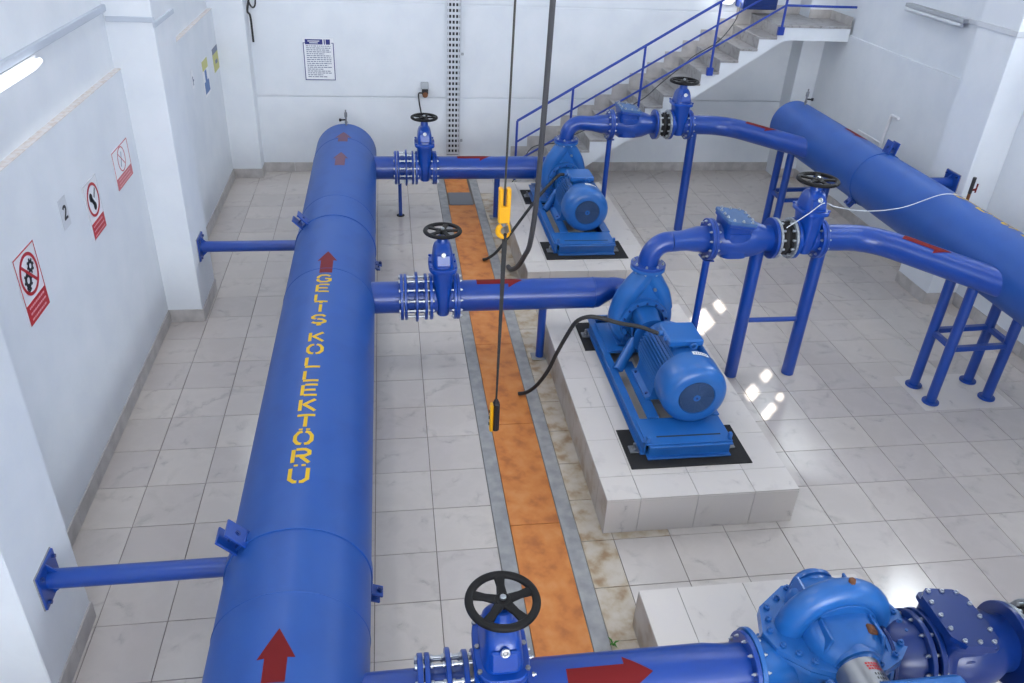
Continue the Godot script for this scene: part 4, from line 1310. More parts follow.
	for i in 52:
		var a := TAU * (i + 0.5) / 52.0
		var ang := fposmod(rad_to_deg(a), 360.0)
		if absf(ang - 90.0) < 26.0 or absf(ang - 270.0) < 24.0:
			continue
		var d := Vector3(cos(a), sin(a), 0)
		mb.box(Transform3D(Basis(d, Vector3(-d.y, d.x, 0), Vector3.BACK), P.call(mz0 + ml / 2 + 0.04) + d * 0.262 * f), Vector3(0.042, 0.006, ml - 0.12), 0.002)
	part("cooling_fins", mb, M.pump, mt, "stuff")
	mb = MB.new()
	mb.lathe(MB.along(P.call(mz1 - 0.25), P.call(mz1)), [Vector2(0.272 * f, 0.0), Vector2(0.292 * f, 0.0), Vector2(0.296 * f, 0.01), Vector2(0.296 * f, 0.17), Vector2(0.288 * f, 0.20), Vector2(0.268 * f, 0.228), Vector2(0.236 * f, 0.245), Vector2(0.20 * f, 0.25), Vector2(0.165 * f, 0.25), Vector2(0.158 * f, 0.238), Vector2(0, 0.238)], 64, 42.0)
	var fc := part("fan_cover", mb, M.pump, mt)
	mb = MB.new()
	mb.cyl(P.call(mz1 - 0.012), P.call(mz1 - 0.003), 0.157 * f, 48)
	for i in 9:
		mb.torus(Transform3D(Basis(Vector3.RIGHT, PI / 2), P.call(mz1 - 0.002)), (0.032 + i * 0.0148) * f, 0.003, 40, 6)
	for i in 8:
		var a := TAU * i / 8.0
		mb.tube([P.call(mz1 - 0.001) + Vector3(cos(a), sin(a), 0) * 0.025, P.call(mz1 - 0.001) + Vector3(cos(a), sin(a), 0) * 0.155 * f], 0.003, 6)
	part("grille", mb, M.grille, fc)
	mb = MB.new(); mb.cyl(P.call(mz1 - 0.004), P.call(mz1 + 0.004), 0.027, 24, 0.003)
	part("grille_hub", mb, M.pump, fc)
	mb = MB.new(); mb.cyl(P.call(mz1 + 0.003), P.call(mz1 + 0.0065), 0.009, 12, 0.001)
	part("centre_screw", mb, M.navy, fc)
	# terminal box
	mb = MB.new()
	var tz: float = [-0.1, 0.0][k]
	mb.bx(m + Vector3(-0.10, 0.17 * f / 0.83, -5.14 + tz), m + Vector3(0.11, 0.22, -4.90 + tz), 0.008)
	part("terminal_box_base", mb, M.pump, mt)
	mb = MB.new()
	mb.bx(m + Vector3(-0.135, 0.215, -5.16 + tz), m + Vector3(0.135, 0.275, -4.88 + tz), 0.012)
	var tbx := part("terminal_box", mb, M.pump, mt)
	mb = MB.new(); mb.cyl(m + Vector3(-0.165, 0.245, -5.05 + tz), m + Vector3(-0.12, 0.245, -5.05 + tz), 0.024, 12, 0.004)
	part("cable_gland", mb, M.pump, tbx)
	mb = MB.new(); mb.cyl(m + Vector3(-0.15, 0.245, -4.97 + tz), m + Vector3(-0.12, 0.245, -4.97 + tz), 0.02, 12, 0.004)
	part("cable_gland", mb, M.pump, tbx)
	mb = MB.new(); mb.torus(Transform3D(Basis(Vector3.RIGHT, PI / 2), m + Vector3(0.04, 0.245 * f / 0.83, -4.84 + tz)), 0.022, 0.008, 20, 8)
	part("lifting_eye", mb, M.pump, mt)
	# small white label on the fan cover's shoulder
	mb = MB.new(); mb.wrap(P.call(mz1 - 0.222), Vector3(0, 0, 1), Vector3.RIGHT, Vector3.UP, 0.2965 * f, PackedVector2Array([Vector2(0.0, -0.022), Vector2(0.13, -0.022), Vector2(0.13, 0.022), Vector2(0.0, 0.022)]))
	part("white_label", mb, M.sign_white, fc)
	mb = MB.new()
	for i in 6:
		mb.wrap(P.call(mz1 - 0.222), Vector3(0, 0, 1), Vector3.RIGHT, Vector3.UP, 0.2965 * f, PackedVector2Array([Vector2(0.015 + i * 0.018, -0.008), Vector2(0.025 + i * 0.018, -0.008), Vector2(0.025 + i * 0.018, 0.01), Vector2(0.015 + i * 0.018, 0.01)]), 0.0025)
	part("label_print", mb, M.ink_grey, fc, "stuff")
	for s in [-1.0, 1.0]:
		mb = MB.new()
		mb.extrude(Transform3D(Basis(), P.call(-5.05 + tz)), PackedVector2Array([Vector2(s * 0.14, -0.2255), Vector2(s * 0.265, -0.2255), Vector2(s * 0.265, -0.208), Vector2(s * 0.225, -0.19), Vector2(s * 0.2 * f / 0.83, -0.04), Vector2(s * 0.12, -0.12)]), 0.40)
		part("foot", mb, M.pump, mt)
		for z in [-5.2, -4.9]:
			mb = MB.new()
			mb.cyl(P.call(z + tz) + Vector3(s * 0.245, -0.21, 0), P.call(z + tz) + Vector3(s * 0.245, -0.19, 0), 0.013, 6, 0.002)
			part("foot_bolt", mb, M.navy, mt)
	for s in [-1.0, 1.0]:
		mb = MB.new()
		mb.bx(Vector3(2.10 + s * 0.235 - 0.045, y1 + 0.001, -5.40) + D, Vector3(2.10 + s * 0.235 + 0.045, y1 + 0.0135, -4.63) + D, 0.002)
		part("motor_rail", mb, M.pump, bf)
		mb = MB.new()
		mb.bx(Vector3(2.045 + s * 0.305 - 0.012, y1 + 0.0125, -4.36) + D, Vector3(2.045 + s * 0.305 + 0.012, y1 + 0.06, -4.33) + D, 0.003)
		part("end_tab", mb, M.pump, bf)

# suction branch with joint, gate valve and pipe
func build_suction(k: int) -> void:
	var z: float = ZS[k]
	var y := 0.66
	var row: String = ROW[k]
	dismantling_joint(Vector3(0.079, y, z), "bolted blue dismantling joint with bright tie rods, suction side, " + row)
	gate_valve(Vector3(0.408, y, z), 0.115, 0.1365, 0.2, 0.61, 0.16, "blue gate valve with black handwheel on the suction pipe " + row, M.valve, PI if k == 2 else 0.35, k == 2)
	var t := thing("suction_pipe", "blue suction pipe with a red arrow leading to the pump " + row, "pipe", Vector3(1.3, y - 0.1365, z))
	var mb := MB.new(); mb.ring(Vector3(0.525, y, z), Vector3(0.55, y, z), 0.1, 0.2, 44, 0.003)
	part("flange", mb, M.branch, t)
	flange_bolts(t, 0.497, 0.551, Vector3(0, y, z), 0.176, 12)
	if k < 2:
		mb = MB.new(); mb.cyl(Vector3(0.545, y, z), Vector3(1.74, y, z), 0.1365, 48)
		part("tube", mb, M.branch, t)
		mb = MB.new(); mb.torus(Transform3D(Basis(Vector3.BACK, PI / 2), Vector3(1.74, y, z)), 0.1365, 0.004, 48, 8)
		part("weld_seam", mb, M.branch, t)
		mb = MB.new(); mb.tube([Vector3(1.735, y, z), Vector3(1.765, y + 0.005, z), Vector3(1.90, y + 0.043, z), Vector3(1.92, y + 0.045, z)], [0.1365, 0.1365, 0.094, 0.093], 44)
		part("reducer", mb, M.branch, t)
		mb = MB.new()
		var e := arc(Vector3(1.90, y + 0.046, z + 0.155), Vector3.RIGHT, Vector3.FORWARD, 0.155, PI / 2, 0.0, 12)
		var pts := []
		for p in e: pts.append(p)
		pts.append(Vector3(2.05, y + 0.048, z + 0.24))
		mb.tube(pts, 0.092, 36)
		part("elbow", mb, M.branch, t)
		var st := thing("pipe_support", ["blue tubular leg under the far suction pipe close to the orange trench", "blue tubular leg under the middle suction pipe beside the plinth's left edge"][k], "pipe leg", Vector3(1.308, 0, z))
		mb = MB.new(); mb.cyl(Vector3(1.30, 0.012, z), Vector3(1.30, y - 0.11, z), 0.036, 28)
		part("tube", mb, M.branch, st)
		mb = MB.new(); mb.bx(Vector3(1.225, 0.0065, z - 0.06), Vector3(1.352, 0.016, z + 0.06), 0.002)
		part("foot_plate", mb, M.concrete, st)
	else:
		mb = MB.new(); mb.cyl(Vector3(0.545, y, z), Vector3(1.38, y, z), 0.1365, 48)
		part("tube", mb, M.branch, t)
		mb = MB.new(); mb.tube([Vector3(1.38, y, z), Vector3(1.41, y, z), Vector3(1.50, y, z), Vector3(1.60, y, z)], [0.1365, 0.136, 0.125, 0.125], 44)
		part("reducer", mb, M.branch, t)
		mb = MB.new(); mb.ring(Vector3(1.592, y, z), Vector3(1.616, y, z), 0.09, 0.178, 44, 0.003)
		part("flange", mb, M.branch, t)
		flange_bolts(t, 1.592, 1.648, Vector3(0, y, z), 0.155, 12, 0.009)
		var st := thing("pipe_support", "blue tubular leg under the nearest suction pipe", "pipe leg", Vector3(1.25, 0, z))
		mb = MB.new(); mb.cyl(Vector3(1.25, 0.012, z), Vector3(1.25, y - 0.11, z), 0.036, 28)
		part("tube", mb, M.branch, st)
		mb = MB.new(); mb.bx(Vector3(1.195, 0.0065, z - 0.06), Vector3(1.32, 0.016, z + 0.06), 0.002)
		part("foot_plate", mb, M.concrete, st)
	mb = MB.new()
	var ax: float = [1.0, 0.90, 0.915][k]
	var side: float = [0.0, 0.0, 0.40][k]
	var up := Vector3(0, cos(side), sin(side))
	mb.wrap(Vector3(ax, y, z), Vector3.RIGHT, Vector3(1, 0, 0).cross(up), up, 0.1365, arrow_poly(0.40, 0.13, 0.17, 0.09))
	part("flow_arrow", mb, M.red, t)
	if k == 0:
		var s2 := thing("pipe_support", "thin blue leg under the first flange of the far suction branch", "pipe leg", Vector3(0.10, 0, z))
		mb = MB.new(); mb.cyl(Vector3(0.105, 0.01, z - 0.1), Vector3(0.105, 0.50, z - 0.1), 0.022, 16)
		part("tube", mb, M.branch, s2)
		mb = MB.new(); mb.cyl(Vector3(0.105, 0.002, z - 0.1), Vector3(0.105, 0.012, z - 0.1), 0.05, 20, 0.002)
		part("foot_plate", mb, M.wheel, s2)

func discharge_outlet(k: int, x0: float, y: float, z: float, r: float) -> void:
	var t := thing("discharge_pipe", ["bent blue discharge pipe from the far valve to the right collector pipe", "bent blue discharge pipe with a red arrow from the middle valve to the right collector", "bent blue discharge pipe from the nearest valve to the right collector"][k], "pipe", Vector3(x0 + 0.5, y - r, z))
	var mb := MB.new(); mb.ring(Vector3(x0, y, z), Vector3(x0 + 0.025, y, z), r * 0.7, r * 1.55, 44, 0.003)
	part("flange", mb, M.branch, t)
	flange_bolts(t, x0 - 0.028, x0 + 0.026, Vector3(0, y, z), r * 1.33, 12)
	mb = MB.new()
	var e := Vector3(4.70, RC.y - 0.02, z + 0.80)
	var b0 := Vector3(3.86, y - 0.01, z)
	var dir := (e - Vector3(4.02, y - 0.015, z)).normalized()
	var pts := [Vector3(x0 + 0.02, y, z), Vector3(3.6, y - 0.002, z), Vector3(3.7, y - 0.004, z)]
	var s := Vector3(3.75, y - 0.005, z)
	var m := Vector3(3.99, y - 0.015, z)
	var f := m + dir * 0.24
	for i in 19:
		var q := i / 18.0
		pts.append(s.lerp(m, q).lerp(m.lerp(f, q), q))
	pts.append(f.lerp(e, 0.1))
	pts.append(e)
	mb.tube(pts, r, 44)
	part("tube", mb, M.branch, t)
	var right := dir.cross(Vector3.UP).normalized()
	mb = MB.new()
	mb.wrap(m + dir * 0.42, dir, right, right.cross(dir), r, arrow_poly(0.38, 0.12, 0.16, 0.085))
	part("flow_arrow", mb, M.red, t)

func build_discharge(k: int) -> void:
	var z: float = ZD[k]
	var row: String = ROW[k]
	var y: float = YD[k]
	var r := 0.1095
	var rf := 0.17
	var t := thing("discharge_elbow", "blue swept elbow rising from the pump and widening to a flange, " + row, "pipe elbow", Vector3(2.06, 1.143, z))
	var px := 2.05
	var pz: float = -5.74 + PZ[k]
	var fy := y - 0.209
	var mb := MB.new(); mb.ring(Vector3(px, fy + 0.0005, pz), Vector3(px, fy + 0.026, pz), 0.07, 0.142, 40, 0.003)
	part("flange", mb, M.branch, t)
	mb = MB.new(); mb.bolts(Vector3(px, fy - 0.026, pz), Vector3(px, fy + 0.026, pz), 0.118, 8, 0.011, 0.011)
	part("flange_bolts", mb, M.chrome, t, "stuff")
	mb = MB.new()
	var pts := [Vector3(px, fy + 0.02, pz), Vector3(px, y - 0.16, pz)]
	pts.append_array(arc(Vector3(px + 0.16, y - 0.16, pz), Vector3.LEFT, Vector3.UP, 0.16, 0.12, PI / 2, 12))
	mb.tube(pts, 0.083, 36)
	part("bend", mb, M.branch, t)
	mb = MB.new()
	mb.tube([Vector3(px + 0.155, y, pz), Vector3(2.29, y, lerpf(pz, z, 0.3)), Vector3(2.34, y, lerpf(pz, z, 0.5)), Vector3(2.44, y, z), Vector3(2.525, y, z)], [0.083, 0.083, 0.086, 0.106, 0.1095], 40)
	part("reducer", mb, M.branch, t)
	mb = MB.new(); mb.ring(Vector3(2.52, y, z), Vector3(2.545, y, z), 0.08, rf, 44, 0.003)
	part("flange", mb, M.branch, t)
	flange_bolts(t, 2.519, 2.575, Vector3(0, y, z), 0.147, 12)
	check_valve(Vector3(2.547, y, z), 0.545, 0.11, rf, "blue swing check valve with bolted lid on the discharge line " + row, M.navy if k == 2 else M.branch, 0.178, Vector2(0.25, 0.33), -0.13, false, 0.36, M.worn)
	expansion_joint(Vector3(3.096, y, z), 0.155, rf, "black rubber expansion joint between two bright rings, " + row)
	gate_valve(Vector3(3.37, y, z), 0.115, 0.1095, rf, 0.50, 0.168, "blue gate valve with black handwheel on the raised discharge line " + row, M.valve, 0.2)
	discharge_outlet(k, 3.488, y, z, r)
	# supports
	var s1 := thing("pipe_support", "thin blue leg under the first flange of the raised discharge line " + row, "pipe leg", Vector3(2.56, 0.3, z))
	mb = MB.new(); mb.cyl(Vector3(2.56, 0.312, z), Vector3(2.56, y - rf + 0.005, z), 0.030, 24)
	part("tube", mb, M.branch, s1)
	mb = MB.new(); mb.bx(Vector3(2.50, 0.301, z - 0.06), Vector3(2.62, 0.313, z + 0.06), 0.002)
	part("foot_plate", mb, M.branch, s1)
	mb = MB.new(); mb.bx(Vector3(2.51, y - rf - 0.004, z - 0.07), Vector3(2.60, y - rf + 0.006, z + 0.07), 0.002)
	part("head_plate", mb, M.branch, s1)
	if k == 1:
		var st := thing("pipe_stand", "blue H-shaped stand of two tubes under the middle discharge valve", "stand", Vector3(3.29, 0, z))
		for x in [2.99, 3.54]:
			mb = MB.new(); mb.cyl(Vector3(x, 0.006, z), Vector3(x, y - 0.08, z), 0.055, 32)
			part("leg", mb, M.branch, st)
		mb = MB.new(); mb.cyl(Vector3(3.02, 0.575, z), Vector3(3.51, 0.575, z), 0.022, 20)
		part("brace", mb, M.branch, st)
	else:
		var st := thing("pipe_support", "stout blue leg under the far raised discharge valve", "pipe leg", Vector3(3.56, 0, z))
		mb = MB.new(); mb.cyl(Vector3(3.56, 0.006, z + 0.05), Vector3(3.56, y - 0.08, z + 0.02), 0.052, 32)
		part("tube", mb, M.branch, st)

# split-case pump of the nearest row
func build_split_pump() -> void:
	var k := 2
	var z: float = ZD[k]
	var y := 0.66
	var c := Vector3(2.08, 0.765, -2.43)
	var t := thing("split_case_pump", "light blue split-case pump with arched volute and bolted flange at the picture's bottom edge", "pump", Vector3(2.08, 0.3, -2.45))
	var X := Vector3.RIGHT
	var mb := MB.new(); mb.ring(Vector3(1.622, y, z), Vector3(1.648, y, z), 0.09, 0.18, 44, 0.003)
	part("suction_flange", mb, M.pump, t)
	mb = MB.new(); mb.ring(Vector3(2.262, y, z), Vector3(2.284, y, z), 0.08, 0.165, 44, 0.003)
	part("discharge_flange", mb, M.pump, t)
	mb = MB.new()
	mb.tube(smooth([Vector3(1.64, y, z), Vector3(1.72, y - 0.01, z - 0.01), Vector3(1.85, 0.59, z - 0.06), Vector3(2.0, 0.57, z - 0.08)], 5), [0.125, 0.125, 0.126, 0.127, 0.128, 0.13, 0.132, 0.134, 0.136, 0.138, 0.14, 0.14, 0.14, 0.14, 0.14, 0.14], 36)
	mb.tube(smooth([Vector3(2.275, y, z), Vector3(2.25, y - 0.01, z - 0.01), Vector3(2.20, 0.61, z - 0.06), Vector3(2.12, 0.58, z - 0.08)], 5), [0.105, 0.106, 0.108, 0.11, 0.112, 0.115, 0.118, 0.12, 0.122, 0.125, 0.13, 0.13, 0.13, 0.13, 0.13, 0.13], 36)
	mb.loft(Transform3D(Basis(), c), [[-0.33, 0.16, 0.14, 2.4], [-0.26, 0.25, 0.2, 2.4], [-0.12, 0.30, 0.235, 2.6], [-0.03, 0.31, 0.24, 2.8]], 40)
	part("lower_casing", mb, M.pump, t)
	for s in [-1.0, 1.0]:
		mb = MB.new(); mb.bx(c + Vector3(s * 0.2 - 0.06, 0.315 - c.y, -0.2), c + Vector3(s * 0.2 + 0.06, -0.25, 0.2), 0.01)
		part("foot", mb, M.pump, t)
	# joint flange: two plates, bolted
	var out := PackedVector2Array([Vector2(-0.375, 0.02), Vector2(-0.345, 0.12), Vector2(-0.22, 0.235), Vector2(-0.11, 0.285), Vector2(0.12, 0.285), Vector2(0.23, 0.235), Vector2(0.36, 0.11), Vector2(0.37, -0.03), Vector2(0.33, -0.13), Vector2(0.16, -0.25), Vector2(-0.16, -0.25), Vector2(-0.33, -0.13)])
	for q in [[-0.028, 0.026], [0.002, 0.03]]:
		mb = MB.new(); mb.extrude(Transform3D(Basis(X, PI / 2), c + Vector3(0, q[0] + q[1] / 2, 0)), out, q[1])
		part("joint_flange", mb, M.pump, t)
	for i in out.size():
		var a := out[i]
		var b := out[(i + 1) % out.size()]
		for f in ([0.0, 0.5] if a.distance_to(b) > 0.13 else [0.0]):
			var q := a.lerp(b, f) * 0.90
			var p := c + Vector3(q.x, 0.032, q.y)
			mb = MB.new()
			mb.cyl(p, p + Vector3(0, 0.018, 0), 0.0165, 6, 0.003)
			mb.cyl(p, p + Vector3(0, 0.028, 0), 0.008, 8)
			part("joint_nut", mb, M.pump_dark, t)
	# arched upper volute
	mb = MB.new()
	var path := []
	var rad := []
	for i in 25:
		var a := PI * (1.0 - i / 24.0)
		path.append(c + Vector3(cos(a) * 0.228, sin(a) * 0.238 + 0.01, 0.0))
		rad.append(lerpf(0.074, 0.060, i / 24.0))
	mb.tube(path, rad, 28)
	mb.lathe(MB.along(c + Vector3(0, 0.02, -0.06), c + Vector3(0, 0.02, 0.06)), [Vector2(0, 0), Vector2(0.19, 0), Vector2(0.21, 0.02), Vector2(0.21, 0.10), Vector2(0.19, 0.12), Vector2(0, 0.12)], 48, 40.0)
	part("upper_volute", mb, M.pump, t)
	# suction chambers each side
	for s in [-1.0, 1.0]:
		mb = MB.new()
		mb.loft(MB.along(c + Vector3(0, 0.0, s * 0.05), c + Vector3(0, 0.0, s * 0.26)), [[0, 0.20, 0.165, 2.6], [0.10, 0.19, 0.15, 2.8], [0.16, 0.15, 0.12, 2.8], [0.20, 0.11, 0.10, 2.4], [0.21, 0.10, 0.095, 2.2]], 36)
		part("suction_chamber", mb, M.pump, t)
		for q in [-0.14, 0.13]:
			mb = MB.new(); mb.box(Transform3D(Basis(Vector3.BACK, q * 1.5), c + Vector3(q, 0.10, s * 0.13)), Vector3(0.014, 0.12, 0.13), 0.004)
			part("rib", mb, M.pump, t)
		mb = MB.new()
		mb.lathe(MB.along(c + Vector3(0, 0.02, s * 0.20), c + Vector3(0, 0.02, s * 0.29)), [Vector2(0, 0), Vector2(0.105, 0), Vector2(0.105, 0.025), Vector2(0.118, 0.03), Vector2(0.118, 0.05), Vector2(0.105, 0.055), Vector2(0.10, 0.07), Vector2(0.085, 0.085), Vector2(0.03, 0.09), Vector2(0, 0.09)], 36)
		part("bearing_housing", mb, M.pump, t)
	mb = MB.new(); mb.box(Transform3D(Basis(Vector3.BACK, -0.5), c + Vector3(0.11, 0.13, 0.14)), Vector3(0.09, 0.03, 0.05), 0.008)
	part("rusty_plug", mb, M.rust, t)
	mb = MB.new(); mb.cyl(c + Vector3(0.02, 0.30, 0.0), c + Vector3(0.02, 0.33, 0), 0.018, 6, 0.003)
	part("top_plug", mb, M.rust, t)
	for q in [Vector3(-0.12, -0.06, 0.27), Vector3(0.30, -0.06, 0.19)]:
		mb = MB.new(); mb.box(Transform3D(Basis(Vector3.UP, -0.5 * signf(q.x)), c + q), Vector3(0.045, 0.09, 0.05), 0.006)
		part("lug", mb, M.pump, t)
	# coupling guard
	var g := c + Vector3(-0.02, 0.03, 0)
	var gd := thing("coupling_guard", "grey sheet steel coupling guard with a red warning label beside the nearest pump", "guard", Vector3(2.08, 0.315, -1.95))
	mb = MB.new(); mb.ring(g + Vector3(0, 0, 0.275), g + Vector3(0, 0, 0.53), 0.098, 0.104, 48, 0.001)
	part("sleeve", mb, M.steel, gd)
	mb = MB.new(); mb.cyl(g + Vector3(0, 0, 0.33), g + Vector3(0, 0, 0.58), 0.03, 20)
	part("shaft", mb, M.chrome, gd)
	var gl := Vector3(g.x, g.y, g.z + 0.31)
	mb = MB.new()
	for j in 3:
		for i in 5:
			var u := -0.012 + i * 0.014 + j * 0.002
			mb.wrap(gl + Vector3(0, 0, j * 0.014), Vector3(0, 0, -1), X, Vector3.UP, 0.104, PackedVector2Array([Vector2(u, -0.005), Vector2(u + 0.011, -0.005), Vector2(u + 0.011, 0.005), Vector2(u, 0.005)]), 0.001)
	part("warning_print", mb, M.sign_red, gd, "stuff")
	for j in 4:
		for i in 6:
			mb = MB.new()
			var u := 0.008 + j * 0.014
			mb.wrap(gl + Vector3(0, 0, 0.055 + i * 0.022), Vector3(0, 0, -1), X, Vector3.UP, 0.104, PackedVector2Array([Vector2(u, -0.006), Vector2(u + 0.007, -0.006), Vector2(u + 0.007, 0.006), Vector2(u, 0.006)]), 0.001)
			part("slot", mb, M.ink, gd)
	mb = MB.new(); mb.bx(Vector3(2.0, 0.315, -1.95), Vector3(2.16, 0.69, -1.935), 0.002)
	part("bracket", mb, M.steel, gd)
	# motor
	var mt := thing("electric_motor", "light blue motor of the nearest pump, only its top edge in the picture", "motor", Vector3(2.13, 0.315, -1.5))
	var m := Vector3(2.13, 0.76, 0)
	mb = MB.new()
	mb.lathe(MB.along(m + Vector3(0, 0, -1.86), m + Vector3(0, 0, -1.05)), [Vector2(0, 0), Vector2(0.17, 0), Vector2(0.2, 0.03), Vector2(0.25, 0.05), Vector2(0.255, 0.07), Vector2(0.255, 0.55), Vector2(0.27, 0.56), Vector2(0.27, 0.75), Vector2(0.24, 0.80), Vector2(0, 0.81)], 56)
	part("frame", mb, M.pump, mt)
	mb = MB.new(); mb.bx(m + Vector3(-0.14, 0.15, -1.975), m + Vector3(0.27, 0.24, -1.4), 0.03)
	part("terminal_box", mb, M.pump, mt)
	for s in [-1.0, 1.0]:
		mb = MB.new(); mb.bx(m + Vector3(s * 0.2 - 0.06, 0.315 - m.y, -1.7), m + Vector3(s * 0.2 + 0.06, -0.12, -1.25), 0.01)
		part("foot", mb, M.pump, mt)
	var bf := thing("pump_skid", "light blue skid frame under the nearest pump", "skid frame", Vector3(2.1, 0.3, -1.9))
	for s in [-1.0, 1.0]:
		mb = MB.new(); mb.bx(Vector3(2.1 + s * 0.22 - 0.09, 0.301, -2.72), Vector3(2.1 + s * 0.22 + 0.09, 0.314, -1.1), 0.002)
		part("side_rail", mb, M.pump, bf)
	# reducer, check valve and the rest of the line
	var rd := thing("concentric_reducer", "dark blue bell-shaped reducer between the nearest pump and its check valve", "pipe reducer", Vector3(2.56, y - 0.2, z))
	mb = MB.new(); mb.ring(Vector3(2.286, y, z), Vector3(2.306, y, z), 0.08, 0.165, 44, 0.003)
	part("small_flange", mb, M.navy, rd)
	mb = MB.new(); mb.lathe(MB.along(Vector3(2.304, y, z), Vector3(2.464, y, z)), [Vector2(0.135, 0), Vector2(0.142, 0.02), Vector2(0.16, 0.09), Vector2(0.168, 0.16)], 44)
	part("bell", mb, M.navy, rd)
	mb = MB.new(); mb.ring(Vector3(2.458, y, z), Vector3(2.484, y, z), 0.12, 0.205, 44, 0.003)
	part("large_flange", mb, M.navy, rd)
	flange_bolts(rd, 2.458, 2.535, Vector3(0, y, z), 0.18, 12, 0.010)
	check_valve(Vector3(2.508, y, z), 0.49, 0.14, 0.205, "dark blue swing check valve with a large bolted lid in the picture's bottom right corner", M.navy, 0.205, Vector2(0.265, 0.35), -0.16, true, 0.31)
	expansion_joint(Vector3(3.004, y, z), 0.16, 0.2, "black rubber expansion joint between two bright rings at the bottom right edge")
	gate_valve(Vector3(3.281, y, z), 0.115, 0.1365, 0.2, 0.61, 0.16, "dark blue gate valve of the nearest row at the bottom right edge", M.navy, 0.2)
	var pl := thing("pipe_support", "dark blue leg under the check valve in the bottom right corner", "pipe leg", Vector3(2.80, 0, z))
	mb = MB.new(); mb.cyl(Vector3(2.80, 0.006, z + 0.1), Vector3(2.80, y - 0.15, z + 0.02), 0.06, 28)
	part("tube", mb, M.navy, pl)
	var dp := thing("discharge_pipe", "blue discharge pipe rising from the nearest row to the right collector pipe", "pipe", Vector3(3.9, y, z))
	mb = MB.new(); mb.tube(smooth([Vector3(3.415, y, z), Vector3(3.8, y + 0.02, z), Vector3(4.1, y + 0.2, z + 0.1), Vector3(4.4, 1.1, z + 0.4), Vector3(4.72, RC.y - 0.04, z + 0.8)], 6), 0.125, 36)
	part("tube", mb, M.branch, dp)
	mb = MB.new(); mb.ring(Vector3(3.398, y, z), Vector3(3.424, y, z), 0.1, 0.2, 44, 0.003)
	part("flange", mb, M.branch, dp)

